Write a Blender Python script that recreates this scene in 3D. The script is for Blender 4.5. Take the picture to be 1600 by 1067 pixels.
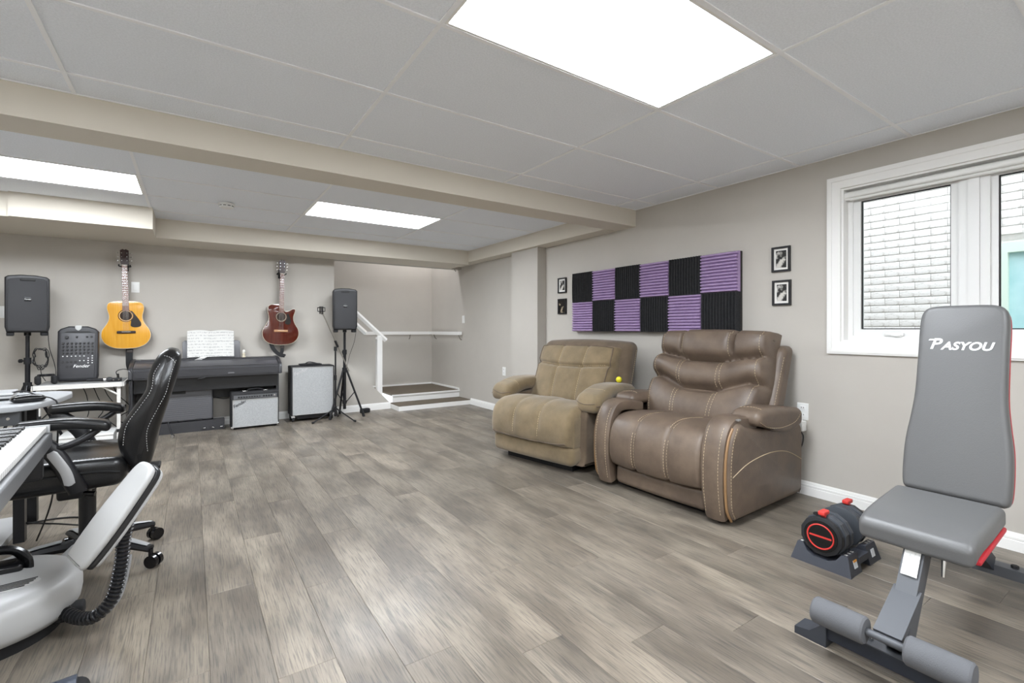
import bpy, bmesh, math, random
from math import sin, cos, pi, radians, sqrt, exp
from mathutils import Vector, Matrix, Euler
from mathutils.bvhtree import BVHTree
random.seed(7)
for _o in list(bpy.data.objects):
    bpy.data.objects.remove(_o, do_unlink=True)
SC = bpy.context.scene
COL = SC.collection

# ---------------------------------------------------------------- camera, world, exposure
CAM_H = 1.127
CEIL = 2.247
cam_data = bpy.data.cameras.new('camera')
cam_data.sensor_width = 36.0
cam_data.lens = 739.0 / 1600.0 * 36.0
cam_data.shift_y = -19.5 / 1600.0
cam_data.clip_start = 0.02
cam = bpy.data.objects.new('camera', cam_data)
cam.location = (0, 0, CAM_H)
cam.rotation_euler = (radians(90), 0, radians(-34.1))
COL.objects.link(cam)
SC.camera = cam

world = bpy.data.worlds.new('overcast_sky')
SC.world = world
world.use_nodes = True
_bg = world.node_tree.nodes['Background']
_bg.inputs[0].default_value = (0.86, 0.93, 1.0, 1)
_bg.inputs[1].default_value = 2.1

SC.view_settings.view_transform = 'Standard'
SC.view_settings.look = 'None'
SC.view_settings.gamma = 1.0
SC.view_settings.use_curve_mapping = False
SC.view_settings.exposure = 0.70
LAMP_STRENGTH = 21.0

# ---------------------------------------------------------------- materials
def lin(c):
    if isinstance(c, str):
        c = c.lstrip('#'); c = [int(c[i:i+2], 16)/255 for i in (0, 2, 4)]
    return tuple((x/12.92 if x <= 0.04045 else ((x+0.055)/1.055)**2.4) for x in c)
MATS = {}
def mat(name, col, rough=0.5, metal=0.0, col2=None, nscale=8.0, bump=0.0, bscale=60.0, stretch=None,
        spec=0.5, coat=0.0, detail=4.0, contrast=(0.35, 0.65), emit=None, sheen=0.0, rvar=0.0):
    if name in MATS: return MATS[name]
    m = bpy.data.materials.new(name); m.use_nodes = True
    nt = m.node_tree; N = nt.nodes; L = nt.links
    b = N['Principled BSDF']
    c = lin(col)
    b.inputs['Base Color'].default_value = (*c, 1)
    b.inputs['Roughness'].default_value = rough
    b.inputs['Metallic'].default_value = metal
    b.inputs['Specular IOR Level'].default_value = spec
    b.inputs['Coat Weight'].default_value = coat
    if coat: b.inputs['Coat Roughness'].default_value = 0.08
    if sheen:
        b.inputs['Sheen Weight'].default_value = sheen
    tc = None
    def coords():
        nonlocal tc
        if tc is None:
            t = N.new('ShaderNodeTexCoord')
            mp = N.new('ShaderNodeMapping')
            if stretch: mp.inputs['Scale'].default_value = stretch
            L.new(t.outputs['Object'], mp.inputs['Vector']); tc = mp.outputs['Vector']
        return tc
    if col2 is not None:
        n = N.new('ShaderNodeTexNoise'); n.inputs['Scale'].default_value = nscale; n.inputs['Detail'].default_value = detail
        n.inputs['Roughness'].default_value = 0.6
        L.new(coords(), n.inputs['Vector'])
        r = N.new('ShaderNodeValToRGB')
        r.color_ramp.elements[0].position = contrast[0]; r.color_ramp.elements[0].color = (*c, 1)
        r.color_ramp.elements[1].position = contrast[1]; r.color_ramp.elements[1].color = (*lin(col2), 1)
        L.new(n.outputs['Fac'], r.inputs['Fac']); L.new(r.outputs['Color'], b.inputs['Base Color'])
        if rvar:
            mr = N.new('ShaderNodeMapRange'); mr.inputs['To Min'].default_value = rough - rvar; mr.inputs['To Max'].default_value = rough + rvar
            L.new(n.outputs['Fac'], mr.inputs['Value']); L.new(mr.outputs['Result'], b.inputs['Roughness'])
    if bump:
        n2 = N.new('ShaderNodeTexNoise'); n2.inputs['Scale'].default_value = bscale; n2.inputs['Detail'].default_value = 3.0
        L.new(coords(), n2.inputs['Vector'])
        bp = N.new('ShaderNodeBump'); bp.inputs['Strength'].default_value = bump; bp.inputs['Distance'].default_value = 0.004
        L.new(n2.outputs['Fac'], bp.inputs['Height']); L.new(bp.outputs['Normal'], b.inputs['Normal'])
    if emit:
        b.inputs['Emission Color'].default_value = (*lin(emit[0]), 1); b.inputs['Emission Strength'].default_value = emit[1]
    MATS[name] = m
    return m

# ---------------------------------------------------------------- mesh builder
class B:
    def __init__(s): s.v = []; s.f = []
    def add(s, vs, fs, M=None):
        o = len(s.v)
        for p in vs:
            p = Vector(p)
            s.v.append(tuple(M @ p) if M else tuple(p))
        for f in fs: s.f.append(tuple(i+o for i in f))
        return s
    def box(s, c, d, rot=None, M=None):
        x, y, z = d[0]/2, d[1]/2, d[2]/2
        R = Euler(rot).to_matrix() if rot else Matrix.Identity(3)
        vs = []
        for i in (-1, 1):
            for j in (-1, 1):
                for k in (-1, 1):
                    vs.append(Vector(c) + R @ Vector((i*x, j*y, k*z)))
        return s.add(vs, [(0,1,3,2),(4,6,7,5),(0,4,5,1),(2,3,7,6),(0,2,6,4),(1,5,7,3)], M)
    def bb(s, a, b):
        return s.box([(a[i]+b[i])/2 for i in range(3)], [abs(b[i]-a[i]) for i in range(3)])
    def cyl(s, p0, p1, r0, r1=None, n=16, cap=True):
        r1 = r0 if r1 is None else r1
        p0, p1 = Vector(p0), Vector(p1); ax = (p1-p0).normalized()
        a = ax.orthogonal().normalized(); b2 = ax.cross(a)
        vs = []
        for p, r in ((p0, r0), (p1, r1)):
            for i in range(n):
                t = 2*pi*i/n
                vs.append(p + a*cos(t)*r + b2*sin(t)*r)
        fs = [(i, (i+1) % n, n+(i+1) % n, n+i) for i in range(n)]
        if cap: fs += [tuple(range(n-1, -1, -1)), tuple(range(n, 2*n))]
        return s.add(vs, fs)
    def tube(s, path, r, n=8, closed=False, flat=None):
        P = [Vector(p) for p in path]; m = len(P)
        R = r if isinstance(r, (list, tuple)) else [r]*m
        tang = []
        for i in range(m):
            if closed: t = P[(i+1) % m]-P[i-1]
            else: t = P[min(i+1, m-1)]-P[max(i-1, 0)]
            tang.append(t.normalized() if t.length > 1e-9 else Vector((0, 0, 1)))
        nrm = tang[0].orthogonal().normalized() if flat is None else (Vector(flat)-tang[0]*tang[0].dot(Vector(flat))).normalized()
        vs = []
        for i in range(m):
            nrm = (nrm - tang[i]*nrm.dot(tang[i]))
            nrm = nrm.normalized() if nrm.length > 1e-6 else tang[i].orthogonal().normalized()
            bn = tang[i].cross(nrm)
            for k in range(n):
                a = 2*pi*k/n
                ra, rb = R[i] if isinstance(R[i], tuple) else (R[i], R[i])
                vs.append(P[i] + nrm*cos(a)*ra + bn*sin(a)*rb)
        fs = []
        for i in range(m if closed else m-1):
            j = (i+1) % m
            for k in range(n):
                fs.append((i*n+k, i*n+(k+1) % n, j*n+(k+1) % n, j*n+k))
        if not closed: fs += [tuple(range(n-1, -1, -1)), tuple(range((m-1)*n, m*n))]
        return s.add(vs, fs)
    def lathe(s, prof, n=24, o=(0, 0, 0), M=None):
        vs = []; fs = []; o = Vector(o)
        for (r, z) in prof:
            for i in range(n):
                a = 2*pi*i/n
                vs.append(o+Vector((r*cos(a), r*sin(a), z)))
        for j in range(len(prof)-1):
            for i in range(n):
                fs.append((j*n+i, j*n+(i+1) % n, (j+1)*n+(i+1) % n, (j+1)*n+i))
        fs += [tuple(range(n-1, -1, -1)), tuple(range((len(prof)-1)*n, len(prof)*n))]
        return s.add(vs, fs, M)
    def prism(s, poly, a, b, axis='y', M=None):
        n = len(poly)
        def P(p, t):
            if axis == 'y': return (p[0], t, p[1])
            if axis == 'x': return (t, p[0], p[1])
            return (p[0], p[1], t)
        vs = [P(p, a) for p in poly]+[P(p, b) for p in poly]
        fs = [(i, (i+1) % n, n+(i+1) % n, n+i) for i in range(n)]
        fs += [tuple(range(n-1, -1, -1)), tuple(range(n, 2*n))]
        return s.add(vs, fs, M)
    def rprism(s, poly, a, b, r, axis='y', M=None, k=4):
        """prism with rounded rims: inset rings near both ends"""
        n = len(poly)
        A = sum(poly[i][0]*poly[(i+1) % n][1]-poly[(i+1) % n][0]*poly[i][1] for i in range(n))
        sg = 1 if A > 0 else -1
        nrm = []
        for i in range(n):
            p0, p1, p2 = Vector(poly[i-1]), Vector(poly[i]), Vector(poly[(i+1) % n])
            e1 = (p1-p0); e2 = (p2-p1)
            e1 = e1.normalized() if e1.length > 1e-9 else Vector((1, 0)); e2 = e2.normalized() if e2.length > 1e-9 else e1
            n1 = Vector((-e1.y, e1.x)); n2 = Vector((-e2.y, e2.x)); q = n1+n2
            q = q.normalized()/max(0.6, q.normalized().dot(n1)) if q.length > 1e-6 else n1
            nrm.append(q*sg)
        rings = []
        for j in range(k+1):
            t = pi/2*j/k; rings.append((r*(1-sin(t)), r*(1-cos(t)), 0))
        dirn = 1 if b > a else -1
        lev = [(ins, a+dirn*off) for ins, off, _ in rings] + [(ins, b-dirn*off) for ins, off, _ in reversed(rings)]
        vs = []
        for ins, t in lev:
            for i in range(n):
                p = Vector(poly[i])+nrm[i]*ins
                if axis == 'y': vs.append((p.x, t, p.y))
                elif axis == 'x': vs.append((t, p.x, p.y))
                else: vs.append((p.x, p.y, t))
        fs = []
        for j in range(len(lev)-1):
            for i in range(n):
                fs.append((j*n+i, j*n+(i+1) % n, (j+1)*n+(i+1) % n, (j+1)*n+i))
        fs += [tuple(range(n-1, -1, -1)), tuple(range((len(lev)-1)*n, len(lev)*n))]
        return s.add(vs, fs, M)
    def rbox(s, c, d, r, k=3, m=1, fn=None, M=None, rot=None):
        """rounded box; m extra interior cuts per side; fn deforms the local point"""
        h = [d[0]/2, d[1]/2, d[2]/2]
        rr = min(r, *h)
        def ticks(hh):
            out = [-hh + rr*i/k for i in range(k)]
            inner = [(-hh+rr)+(2*(hh-rr))*i/(m+1) for i in range(m+2)]
            return out+inner+[hh-rr*i/k for i in range(k-1, -1, -1)]
        T = [ticks(x) for x in h]
        idx = {}; vs = []; fs = []
        def vid(p):
            key = tuple(round(x, 6) for x in p)
            if key in idx: return idx[key]
            q = [max(-h[i]+rr, min(h[i]-rr, p[i])) for i in range(3)]
            dd = Vector([p[i]-q[i] for i in range(3)])
            if dd.length > 1e-9: dd = dd.normalized()*rr
            w = Vector(q)+dd
            if fn: w = Vector(fn(w))
            idx[key] = len(vs); vs.append(w); return idx[key]
        for ax in range(3):
            u, v = [(1, 2), (2, 0), (0, 1)][ax]
            for sgn in (-1, 1):
                for i in range(len(T[u])-1):
                    for j in range(len(T[v])-1):
                        q = []
                        for (a, b_) in ((i, j), (i+1, j), (i+1, j+1), (i, j+1)):
                            p = [0, 0, 0]; p[ax] = sgn*h[ax]; p[u] = T[u][a]; p[v] = T[v][b_]
                            q.append(vid(p))
                        q = q if sgn > 0 else q[::-1]
                        if len(set(q)) >= 3:
                            qq = []
                            for t in q:
                                if t not in qq: qq.append(t)
                            fs.append(tuple(qq))
        X = Matrix.Translation(Vector(c))
        if rot: X = X @ Euler(rot).to_matrix().to_4x4()
        if M: X = M @ X
        return s.add(vs, fs, X)
    def grid2(s, fn, nu, nv):
        """closed slab: fn(u,v,side) u in -1..1 v in 0..1; side 1 front, 0 back"""
        vs = []
        for sd in (1, 0):
            for j in range(nv+1):
                for i in range(nu+1):
                    vs.append(fn(-1+2*i/nu, j/nv, sd))
        W = nu+1; O = W*(nv+1); fs = []
        for j in range(nv):
            for i in range(nu):
                a = j*W+i
                fs.append((a, a+1, a+W+1, a+W)); fs.append((O+a, O+a+W, O+a+W+1, O+a+1))
        for i in range(nu):
            fs.append((i+1, i, O+i, O+i+1)); a = nv*W+i; fs.append((a, a+1, O+a+1, O+a))
        for j in range(nv):
            a = j*W; fs.append((a, a+W, O+a+W, O+a)); a = j*W+nu; fs.append((a+W, a, O+a, O+a+W))
        return s.add(vs, fs)
    def mesh(s, name, m, ang=38):
        me = bpy.data.meshes.new(name)
        me.from_pydata(s.v, [], s.f)
        bm = bmesh.new(); bm.from_mesh(me)
        bmesh.ops.recalc_face_normals(bm, faces=bm.faces)
        bm.to_mesh(me); bm.free()
        for p in me.polygons: p.use_smooth = True
        me.set_sharp_from_angle(angle=radians(ang))
        me.materials.append(m)
        return me
    def obj(s, name, m, parent=None, ang=38, kind=None):
        o = bpy.data.objects.new(name, s.mesh(name, m, ang))
        COL.objects.link(o)
        if parent: o.parent = parent
        if kind: o['kind'] = kind
        return o

def inst(me, name, loc, parent=None, rot=(0, 0, 0)):
    o = bpy.data.objects.new(name, me); COL.objects.link(o); o.location = loc; o.rotation_euler = rot
    if parent: o.parent = parent
    return o
def tag(o, label, cat, group=None):
    o['label'] = label; o['category'] = cat
    if group: o['group'] = group
    return o
def thing(name, loc, rz, label, cat, group=None):
    e = bpy.data.objects.new(name, None); COL.objects.link(e); e.empty_display_size = 0.1
    e.location = loc; e.rotation_euler = (0, 0, rz)
    return tag(e, label, cat, group)
def struct(o):
    o['kind'] = 'structure'; return o
def sempty(name, loc=(0, 0, 0)):
    e = bpy.data.objects.new(name, None); COL.objects.link(e); e.location = loc
    return struct(e)
def text_part(name, txt, size, m, parent, M, extrude=0.0008, shear=0.0, align='CENTER', spacing=1.0, bold=0.0):
    cu = bpy.data.curves.new(name, 'FONT'); cu.body = txt; cu.size = size; cu.extrude = extrude; cu.shear = shear
    cu.align_x = align; cu.align_y = 'CENTER'; cu.space_character = spacing; cu.offset = bold
    t = bpy.data.objects.new('tmp_text', cu); COL.objects.link(t)
    bpy.context.view_layer.update()
    me = bpy.data.meshes.new_from_object(t.evaluated_get(bpy.context.evaluated_depsgraph_get()))
    bpy.data.objects.remove(t, do_unlink=True); bpy.data.curves.remove(cu)
    me.transform(M); me.materials.clear(); me.materials.append(m)
    o = bpy.data.objects.new(name, me); COL.objects.link(o); o.parent = parent
    return o
def spline(pts, n=8, closed=False):
    P = [Vector(p) for p in pts]; out = []; m = len(P)
    rng = range(m) if closed else range(m-1)
    for i in rng:
        if closed: a, b_, c, d = P[i-1], P[i], P[(i+1) % m], P[(i+2) % m]
        else: a, b_, c, d = P[max(i-1, 0)], P[i], P[i+1], P[min(i+2, m-1)]
        for k in range(n):
            t = k/n
            out.append(0.5*((2*b_)+(c-a)*t+(2*a-5*b_+4*c-d)*t*t+(3*b_-a-3*c+d)*t**3))
    if not closed: out.append(P[-1])
    return out
def project(ob, pts, direction, off=0.0):
    me = ob.data
    bvh = BVHTree.FromPolygons([v.co.copy() for v in me.vertices], [tuple(p.vertices) for p in me.polygons])
    D = Vector(direction).normalized(); out = []
    for p in pts:
        h = bvh.ray_cast(Vector(p)-D*2.0, D)
        if h[0] is not None: out.append((h[0]-D*off, h[1]))
    return out
def stitch(ob, lines, direction, m, parent, dash=0.012, gap=0.007, r=0.0015, name='stitching', n=6):
    """dashed thread laid on the surface of ob along polylines"""
    b = B()
    for ln in lines:
        pts = spline(ln, 14) if len(ln) > 1 else ln
        pr = [h[0] for h in project(ob, pts, direction, 0.0008)]
        if len(pr) < 2: continue
        d = 0.0; seg = []
        acc = [0.0]
        for i in range(1, len(pr)): acc.append(acc[-1]+(pr[i]-pr[i-1]).length)
        tot = acc[-1]; t = 0.0
        def at(s_):
            for i in range(1, len(acc)):
                if acc[i] >= s_:
                    q = (s_-acc[i-1])/max(1e-9, acc[i]-acc[i-1]); return pr[i-1].lerp(pr[i], q)
            return pr[-1]
        while t+dash < tot:
            b.tube([at(t), at(t+dash*0.5), at(t+dash)], r, n=5); t += dash+gap
    if b.v: return b.obj(name, m, parent)
def piping(ob, line, direction, m, parent, r=0.003, name='seam', n=14, sink=0.0):
    pr = [h[0] for h in project(ob, spline(line, n), direction, -sink)]
    if len(pr) > 1: return B().tube(pr, r, n=6).obj(name, m, parent)
# ================================================================ materials of the room
M_wall = mat('wall_paint', '#bab5ad', 0.75, bump=0.05, bscale=220, col2='#beb9b1', nscale=2.0)
M_soffit = mat('wall_paint_brightened', '#d6cfc2', 0.75, bump=0.05, bscale=220)  # wall paint again, its colour lightened to stand in for light near the ceiling
M_white = mat('white_trim_paint', '#eeedea', 0.45, bump=0.02, bscale=90)
M_tile = mat('ceiling_tile', '#f3f7fd', 0.95, bump=0.55, bscale=190, col2='#ecf0f6', nscale=130, contrast=(0.4, 0.6))
M_grid = mat('ceiling_grid_bar', '#f6f7f9', 0.6)
M_plastic_white = mat('white_plastic', '#e9e9e6', 0.35)
M_dark_slot = mat('dark_slot', '#1a1a1a', 0.6)

def plank_material():
    m = bpy.data.materials.new('vinyl_plank'); m.use_nodes = True
    nt = m.node_tree; N = nt.nodes; L = nt.links; b = N['Principled BSDF']
    tc = N.new('ShaderNodeTexCoord'); oi = N.new('ShaderNodeObjectInfo')
    comb = N.new('ShaderNodeCombineXYZ')
    mul = N.new('ShaderNodeMath'); mul.operation = 'MULTIPLY'; mul.inputs[1].default_value = 37.0
    L.new(oi.outputs['Random'], mul.inputs[0])
    L.new(mul.outputs[0], comb.inputs['X']); L.new(mul.outputs[0], comb.inputs['Y'])
    add = N.new('ShaderNodeVectorMath'); L.new(tc.outputs['Object'], add.inputs[0]); L.new(comb.outputs[0], add.inputs[1])
    def noise(scale, sc, detail=5.0, rough=0.6):
        mp = N.new('ShaderNodeMapping'); mp.inputs['Scale'].default_value = sc
        L.new(add.outputs[0], mp.inputs['Vector'])
        n = N.new('ShaderNodeTexNoise'); n.inputs['Scale'].default_value = scale; n.inputs['Detail'].default_value = detail
        n.inputs['Roughness'].default_value = rough
        L.new(mp.outputs[0], n.inputs['Vector']); return n.outputs['Fac']
    grain = noise(190, (1.0, 0.04, 1), 4, 0.6)
    streak = noise(22, (1.0, 0.09, 1), 5, 0.65)
    mask = noise(5, (1.0, 0.35, 1), 3, 0.55)
    blot = noise(2.2, (1, 1, 1), 3, 0.5)
    def ramp(f, stops):
        r = N.new('ShaderNodeValToRGB')
        while len(r.color_ramp.elements) < len(stops): r.color_ramp.elements.new(0.5)
        for e, (p, c) in zip(r.color_ramp.elements, stops): e.position = p; e.color = (*lin(c), 1)
        L.new(f, r.inputs['Fac']); return r.outputs['Color']
    tone = ramp(oi.outputs['Random'], [(0.0, '#938a7e'), (0.35, '#999083'), (0.7, '#a1978a'), (1.0, '#ada395')])
    st = ramp(streak, [(0.30, '#7f7870'), (0.48, '#cbc7c0'), (0.75, '#dedad2')])
    gr = ramp(grain, [(0.38, '#3f3a35'), (0.50, '#d8d4cd'), (0.7, '#f4f1ec')])
    mk = ramp(mask, [(0.38, '#ffffff'), (0.62, '#928a80')])
    def mix(a, c, f, mode='MULTIPLY'):
        x = N.new('ShaderNodeMix'); x.data_type = 'RGBA'; x.blend_type = mode; x.inputs[0].default_value = f
        L.new(a, x.inputs[6]); L.new(c, x.inputs[7]); return x.outputs[2]
    c1 = mix(mix(tone, mk, 0.7), st, 0.7); c2 = mix(c1, gr, 0.6)
    br = N.new('ShaderNodeBrightContrast'); br.inputs['Bright'].default_value = 0.03; L.new(c2, br.inputs['Color'])
    L.new(br.outputs[0], b.inputs['Base Color'])
    mr = N.new('ShaderNodeMapRange'); mr.inputs['From Min'].default_value = 0.3; mr.inputs['From Max'].default_value = 0.7
    mr.inputs['To Min'].default_value = 0.30; mr.inputs['To Max'].default_value = 0.46
    L.new(blot, mr.inputs['Value']); L.new(mr.outputs[0], b.inputs['Roughness'])
    bp = N.new('ShaderNodeBump'); bp.inputs['Strength'].default_value = 0.35; bp.inputs['Distance'].default_value = 0.003
    L.new(grain, bp.inputs['Height']); L.new(bp.outputs[0], b.inputs['Normal'])
    b.inputs['Specular IOR Level'].default_value = 0.5
    return m
M_plank = plank_material()
M_under = mat('floor_underlay', '#2b2723', 0.9)

XW, YB, XL, YF = 3.47, 6.53, -2.6, -1.6
PL, PW, PT = 1.22, 0.18, 0.006
# ---------------- floor with single planks
floor = struct(B().bb((XL-0.1, YF-0.1, -0.12), (XW+0.1, YB+0.1, -PT-0.0005)).obj('floor', M_under))
def plank_mesh(l):
    g = 0.0004; c = 0.0007; x, y = PW/2-g, l/2-g
    vs = []
    for (ins, z) in ((0, -PT), (0, -c), (c, 0)):
        vs += [(-x+ins, -y+ins, z), (x-ins, -y+ins, z), (x-ins, y-ins, z), (-x+ins, y-ins, z)]
    fs = [(3, 2, 1, 0), (8, 9, 10, 11)]
    for r in (0, 4):
        for i in range(4): fs.append((r+i, r+(i+1) % 4, r+4+(i+1) % 4, r+4+i))
    return B().add(vs, fs).mesh('plank', M_plank, 20)
plank_cache = {}
x = XW-PW/2; row = 0
while x-PW/2 > XL-PW:
    off = (row*0.43) % 1.0*PL; y = YF-off
    while y < YB:
        a, b_ = max(y, YF), min(y+PL, YB); l = round(b_-a, 3)
        if l > 0.03:
            if l not in plank_cache: plank_cache[l] = plank_mesh(l)
            inst(plank_cache[l], 'plank', (x, (a+b_)/2, 0), floor)
        y += PL
    x -= PW; row += 1

# ---------------- walls
TH = 0.12
# right wall with window opening
WY0, WY1, WZ0, WZ1 = 0.08, 1.335, 1.045, 2.03
wr = B()
wr.bb((XW, YF-TH, 0), (XW+TH+0.08, WY0, CEIL+0.2)); wr.bb((XW, WY1, 0), (XW+TH+0.08, 7.75, CEIL+0.6))
wr.bb((XW, WY0, 0), (XW+TH+0.08, WY1, WZ0)); wr.bb((XW, WY0, WZ1), (XW+TH+0.08, WY1, CEIL+0.2))
wall_right = struct(wr.obj('wall_right', M_wall))
# back wall with stair opening and sloping knee wall
KX0, KZ0, KX1, KZ1 = 1.566, 0.865, 2.345, 0.065
wb = B()
wb.bb((XL, YB, 0), (KX0, YB+TH, CEIL+0.2))
wb.prism([(KX0, 0), (KX1, 0), (KX1, KZ1), (KX0, KZ0)], YB, YB+TH, 'y')
wall_back = struct(wb.obj('wall_back', M_wall))
SY = 7.62
wall_stair = struct(B().bb((-0.6, SY, 0), (XW+TH, SY+TH, 3.4)).obj('wall_stair', M_wall))
wall_left = struct(B().bb((XL-TH, YF-TH, 0), (XL, YB+TH, CEIL+0.2)).obj('wall_left', M_wall))
wall_front = struct(B().bb((XL-TH, YF-TH, 0), (XW+TH, YF, CEIL+0.2)).obj('wall_front', M_wall))
# shaft of the staircase: header above the opening, upper ceiling
sc = B(); sc.bb((KX0-0.02, YB, 2.05), (XW, YB+TH, 3.4)); sc.bb((-0.6, YB, CEIL+0.2), (KX0, YB+TH, 3.4)); sc.bb((-0.7, YB+TH+0.001, 0), (-0.6, SY+TH, 3.4))
struct(sc.obj('wall_stair_header', M_wall))
struct(B().bb((-0.7, YB, 3.4), (XW+TH, SY+TH, 3.5)).obj('ceiling_stair', M_wall))
struct(B().bb((XW, YB, CEIL+0.5), (XW+TH, SY+TH, 3.45)).obj('wall_stair_side', M_wall))
# column on right wall
struct(B().bb((3.345, 4.41, 0), (XW, 4.95, 2.09)).obj('column', M_wall))
# ---------------- beam and soffits
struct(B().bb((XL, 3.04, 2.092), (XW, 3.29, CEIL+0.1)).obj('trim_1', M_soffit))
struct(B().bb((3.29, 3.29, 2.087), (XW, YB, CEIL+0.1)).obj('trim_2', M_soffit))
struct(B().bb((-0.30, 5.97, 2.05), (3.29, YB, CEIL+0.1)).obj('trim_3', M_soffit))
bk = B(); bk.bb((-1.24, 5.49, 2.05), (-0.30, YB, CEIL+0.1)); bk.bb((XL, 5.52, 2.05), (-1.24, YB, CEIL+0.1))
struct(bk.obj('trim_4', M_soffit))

# ---------------- ceiling: grid bars and lay-in tiles
ceiling = struct(B().bb((XL-TH, YF-TH, CEIL+0.1), (XW+TH, YB+TH, CEIL+0.2)).obj('ceiling', M_tile))
tile_cache = {}
LIGHTS = []
def ceil_section(x0, x1, y0, y1, gx, gy, lights):
    def lines(a, b_, g, st):
        k = math.ceil((a-g)/st); out = [a]
        v = g+k*st
        while v < b_:
            if v-a > 0.02 and b_-v > 0.02: out.append(v)
            v += st
        return out+[b_]
    xs, ys = lines(x0, x1, gx, 1.22), lines(y0, y1, gy, 0.61)
    for i in range(len(xs)-1):
        for j in range(len(ys)-1):
            a, b_, c, d = xs[i], xs[i+1], ys[j], ys[j+1]
            cx, cy = (a+b_)/2, (c+d)/2
            if any(abs(cx-l[0]) < 0.3 and abs(cy-l[1]) < 0.2 for l in lights):
                LIGHTS.append((cx, cy, b_-a, d-c)); continue
            w, h = round(b_-a-0.004, 3), round(d-c-0.004, 3)
            key = (w, h)
            if key not in tile_cache:
                tile_cache[key] = B().bb((-w/2, -h/2, 0.0), (w/2, h/2, 0.016)).mesh('ceiling_tile', M_tile)
            inst(tile_cache[key], 'ceiling_tile', (cx, cy, CEIL+0.004), ceiling)
    for v in xs:
        B().bb((v-0.009, y0, CEIL-0.001), (v+0.009, y1, CEIL+0.0035)).obj('grid_bar', M_grid, ceiling)
    for v in ys:
        B().bb((x0, v-0.009, CEIL-0.0012), (x1, v+0.009, CEIL+0.0033)).obj('grid_bar', M_grid, ceiling)
ceil_section(XL, XW, YF, 3.04, 0.757, 0.977, [(1.367, 1.282), (-1.073, 1.282), (1.367, -1.158), (-1.073, -1.158)])  # first panel is in view; the other three are unseen, added as fill light
ceil_section(XL, 3.29, 3.29, 5.97, 0.90, 4.385, [(1.51, 4.69), (-0.93, 4.69)])
M_diff = mat('lit_diffuser', '#ffffff', 0.5, emit=('#f2f8ff', LAMP_STRENGTH))
def light_labels(c):
    if c[1] > 3: return 'lit ceiling panel above the digital piano and amplifiers' if c[0] > 0 else 'lit ceiling panel beside the boxed bulkhead above the mixer'
    if c[1] < 0: return 'added unseen fill light panel near the wall facing the staircase' if c[0] > 0 else 'added unseen fill light panel in the room corner opposite the staircase'
    return 'large lit ceiling panel above the open floor before the recliners' if c[0] > 0 else 'added unseen fill light panel above the keyboard desk'
for (cx, cy, w, h) in LIGHTS:
    t = thing('ceiling_light', (cx, cy, CEIL), 0, light_labels((cx, cy)), 'ceiling light', 'recessed ceiling light panels')
    f = B(); e = 0.012
    f.bb((-w/2+0.01, -h/2+0.01, 0.0), (w/2-0.01, -h/2+0.01+e, 0.012)); f.bb((-w/2+0.01, h/2-0.01-e, 0.0), (w/2-0.01, h/2-0.01, 0.012))
    f.bb((-w/2+0.01, -h/2+0.01+e, 0.0), (-w/2+0.01+e, h/2-0.01-e, 0.012)); f.bb((w/2-0.01-e, -h/2+0.01+e, 0.0), (w/2-0.01, h/2-0.01-e, 0.012))
    f.obj('frame', M_white, t)
    B().bb((-w/2+0.022, -h/2+0.022, 0.005), (w/2-0.022, h/2-0.022, 0.011)).obj('diffuser', M_diff, t)
    B().bb((-w/2+0.012, -h/2+0.012, 0.013), (w/2-0.012, h/2-0.012, 0.08)).obj('housing', M_white, t)
# smoke detector
t = thing('smoke_detector', (0.257, 4.93, CEIL), 0, 'round white smoke detector on the ceiling between two lit panels', 'smoke detector')
B().lathe([(0.066, 0.0), (0.066, -0.012), (0.060, -0.014)], 28).obj('base', M_plastic_white, t)
B().lathe([(0.056, -0.014), (0.056, -0.034), (0.045, -0.040), (0.02, -0.041)], 28).obj('cover', M_plastic_white, t)
for i in range(10):
    a = 2*pi*i/10
    B().box((0.0562*cos(a), 0.0562*sin(a), -0.024), (0.002, 0.022, 0.006), (0, 0, a)).obj('vent_slot', M_dark_slot, t)

# ---------------- baseboards
def baseboard(name, p0, p1, nrm):
    d = Vector((p1[0]-p0[0], p1[1]-p0[1], 0)); L_ = d.length; d.normalize(); n = Vector((*nrm, 0))
    prof = [(0, 0), (0.014, 0), (0.014, 0.052), (0.011, 0.056), (0.013, 0.060), (0.013, 0.070), (0.009, 0.074), (0.009, 0.080), (0.004, 0.092), (0, 0.092)]
    vs = []
    for p in (Vector((*p0, 0)), Vector((*p1, 0))):
        for (a, z) in prof: vs.append(p+n*a+Vector((0, 0, z)))
    k = len(prof); fs = [(i, (i+1) % k, k+(i+1) % k, k+i) for i in range(k)]+[tuple(range(k)), tuple(range(2*k-1, k-1, -1))]
    return struct(B().add(vs, fs).obj(name, M_white, ang=25))
baseboard('baseboard_right', (XW, YF), (XW, 4.41), (-1, 0))
baseboard('baseboard_column', (3.345, 4.41), (3.345, 4.95), (-1, 0))
baseboard('baseboard_column_side', (3.345, 4.41), (XW, 4.41), (0, -1))
baseboard('baseboard_right_rear', (XW, 4.95), (XW, 6.22), (-1, 0))
baseboard('baseboard_back', (XL, YB), (2.335, YB), (0, -1))
baseboard('baseboard_left', (XL, YF), (XL, YB), (1, 0))

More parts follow.
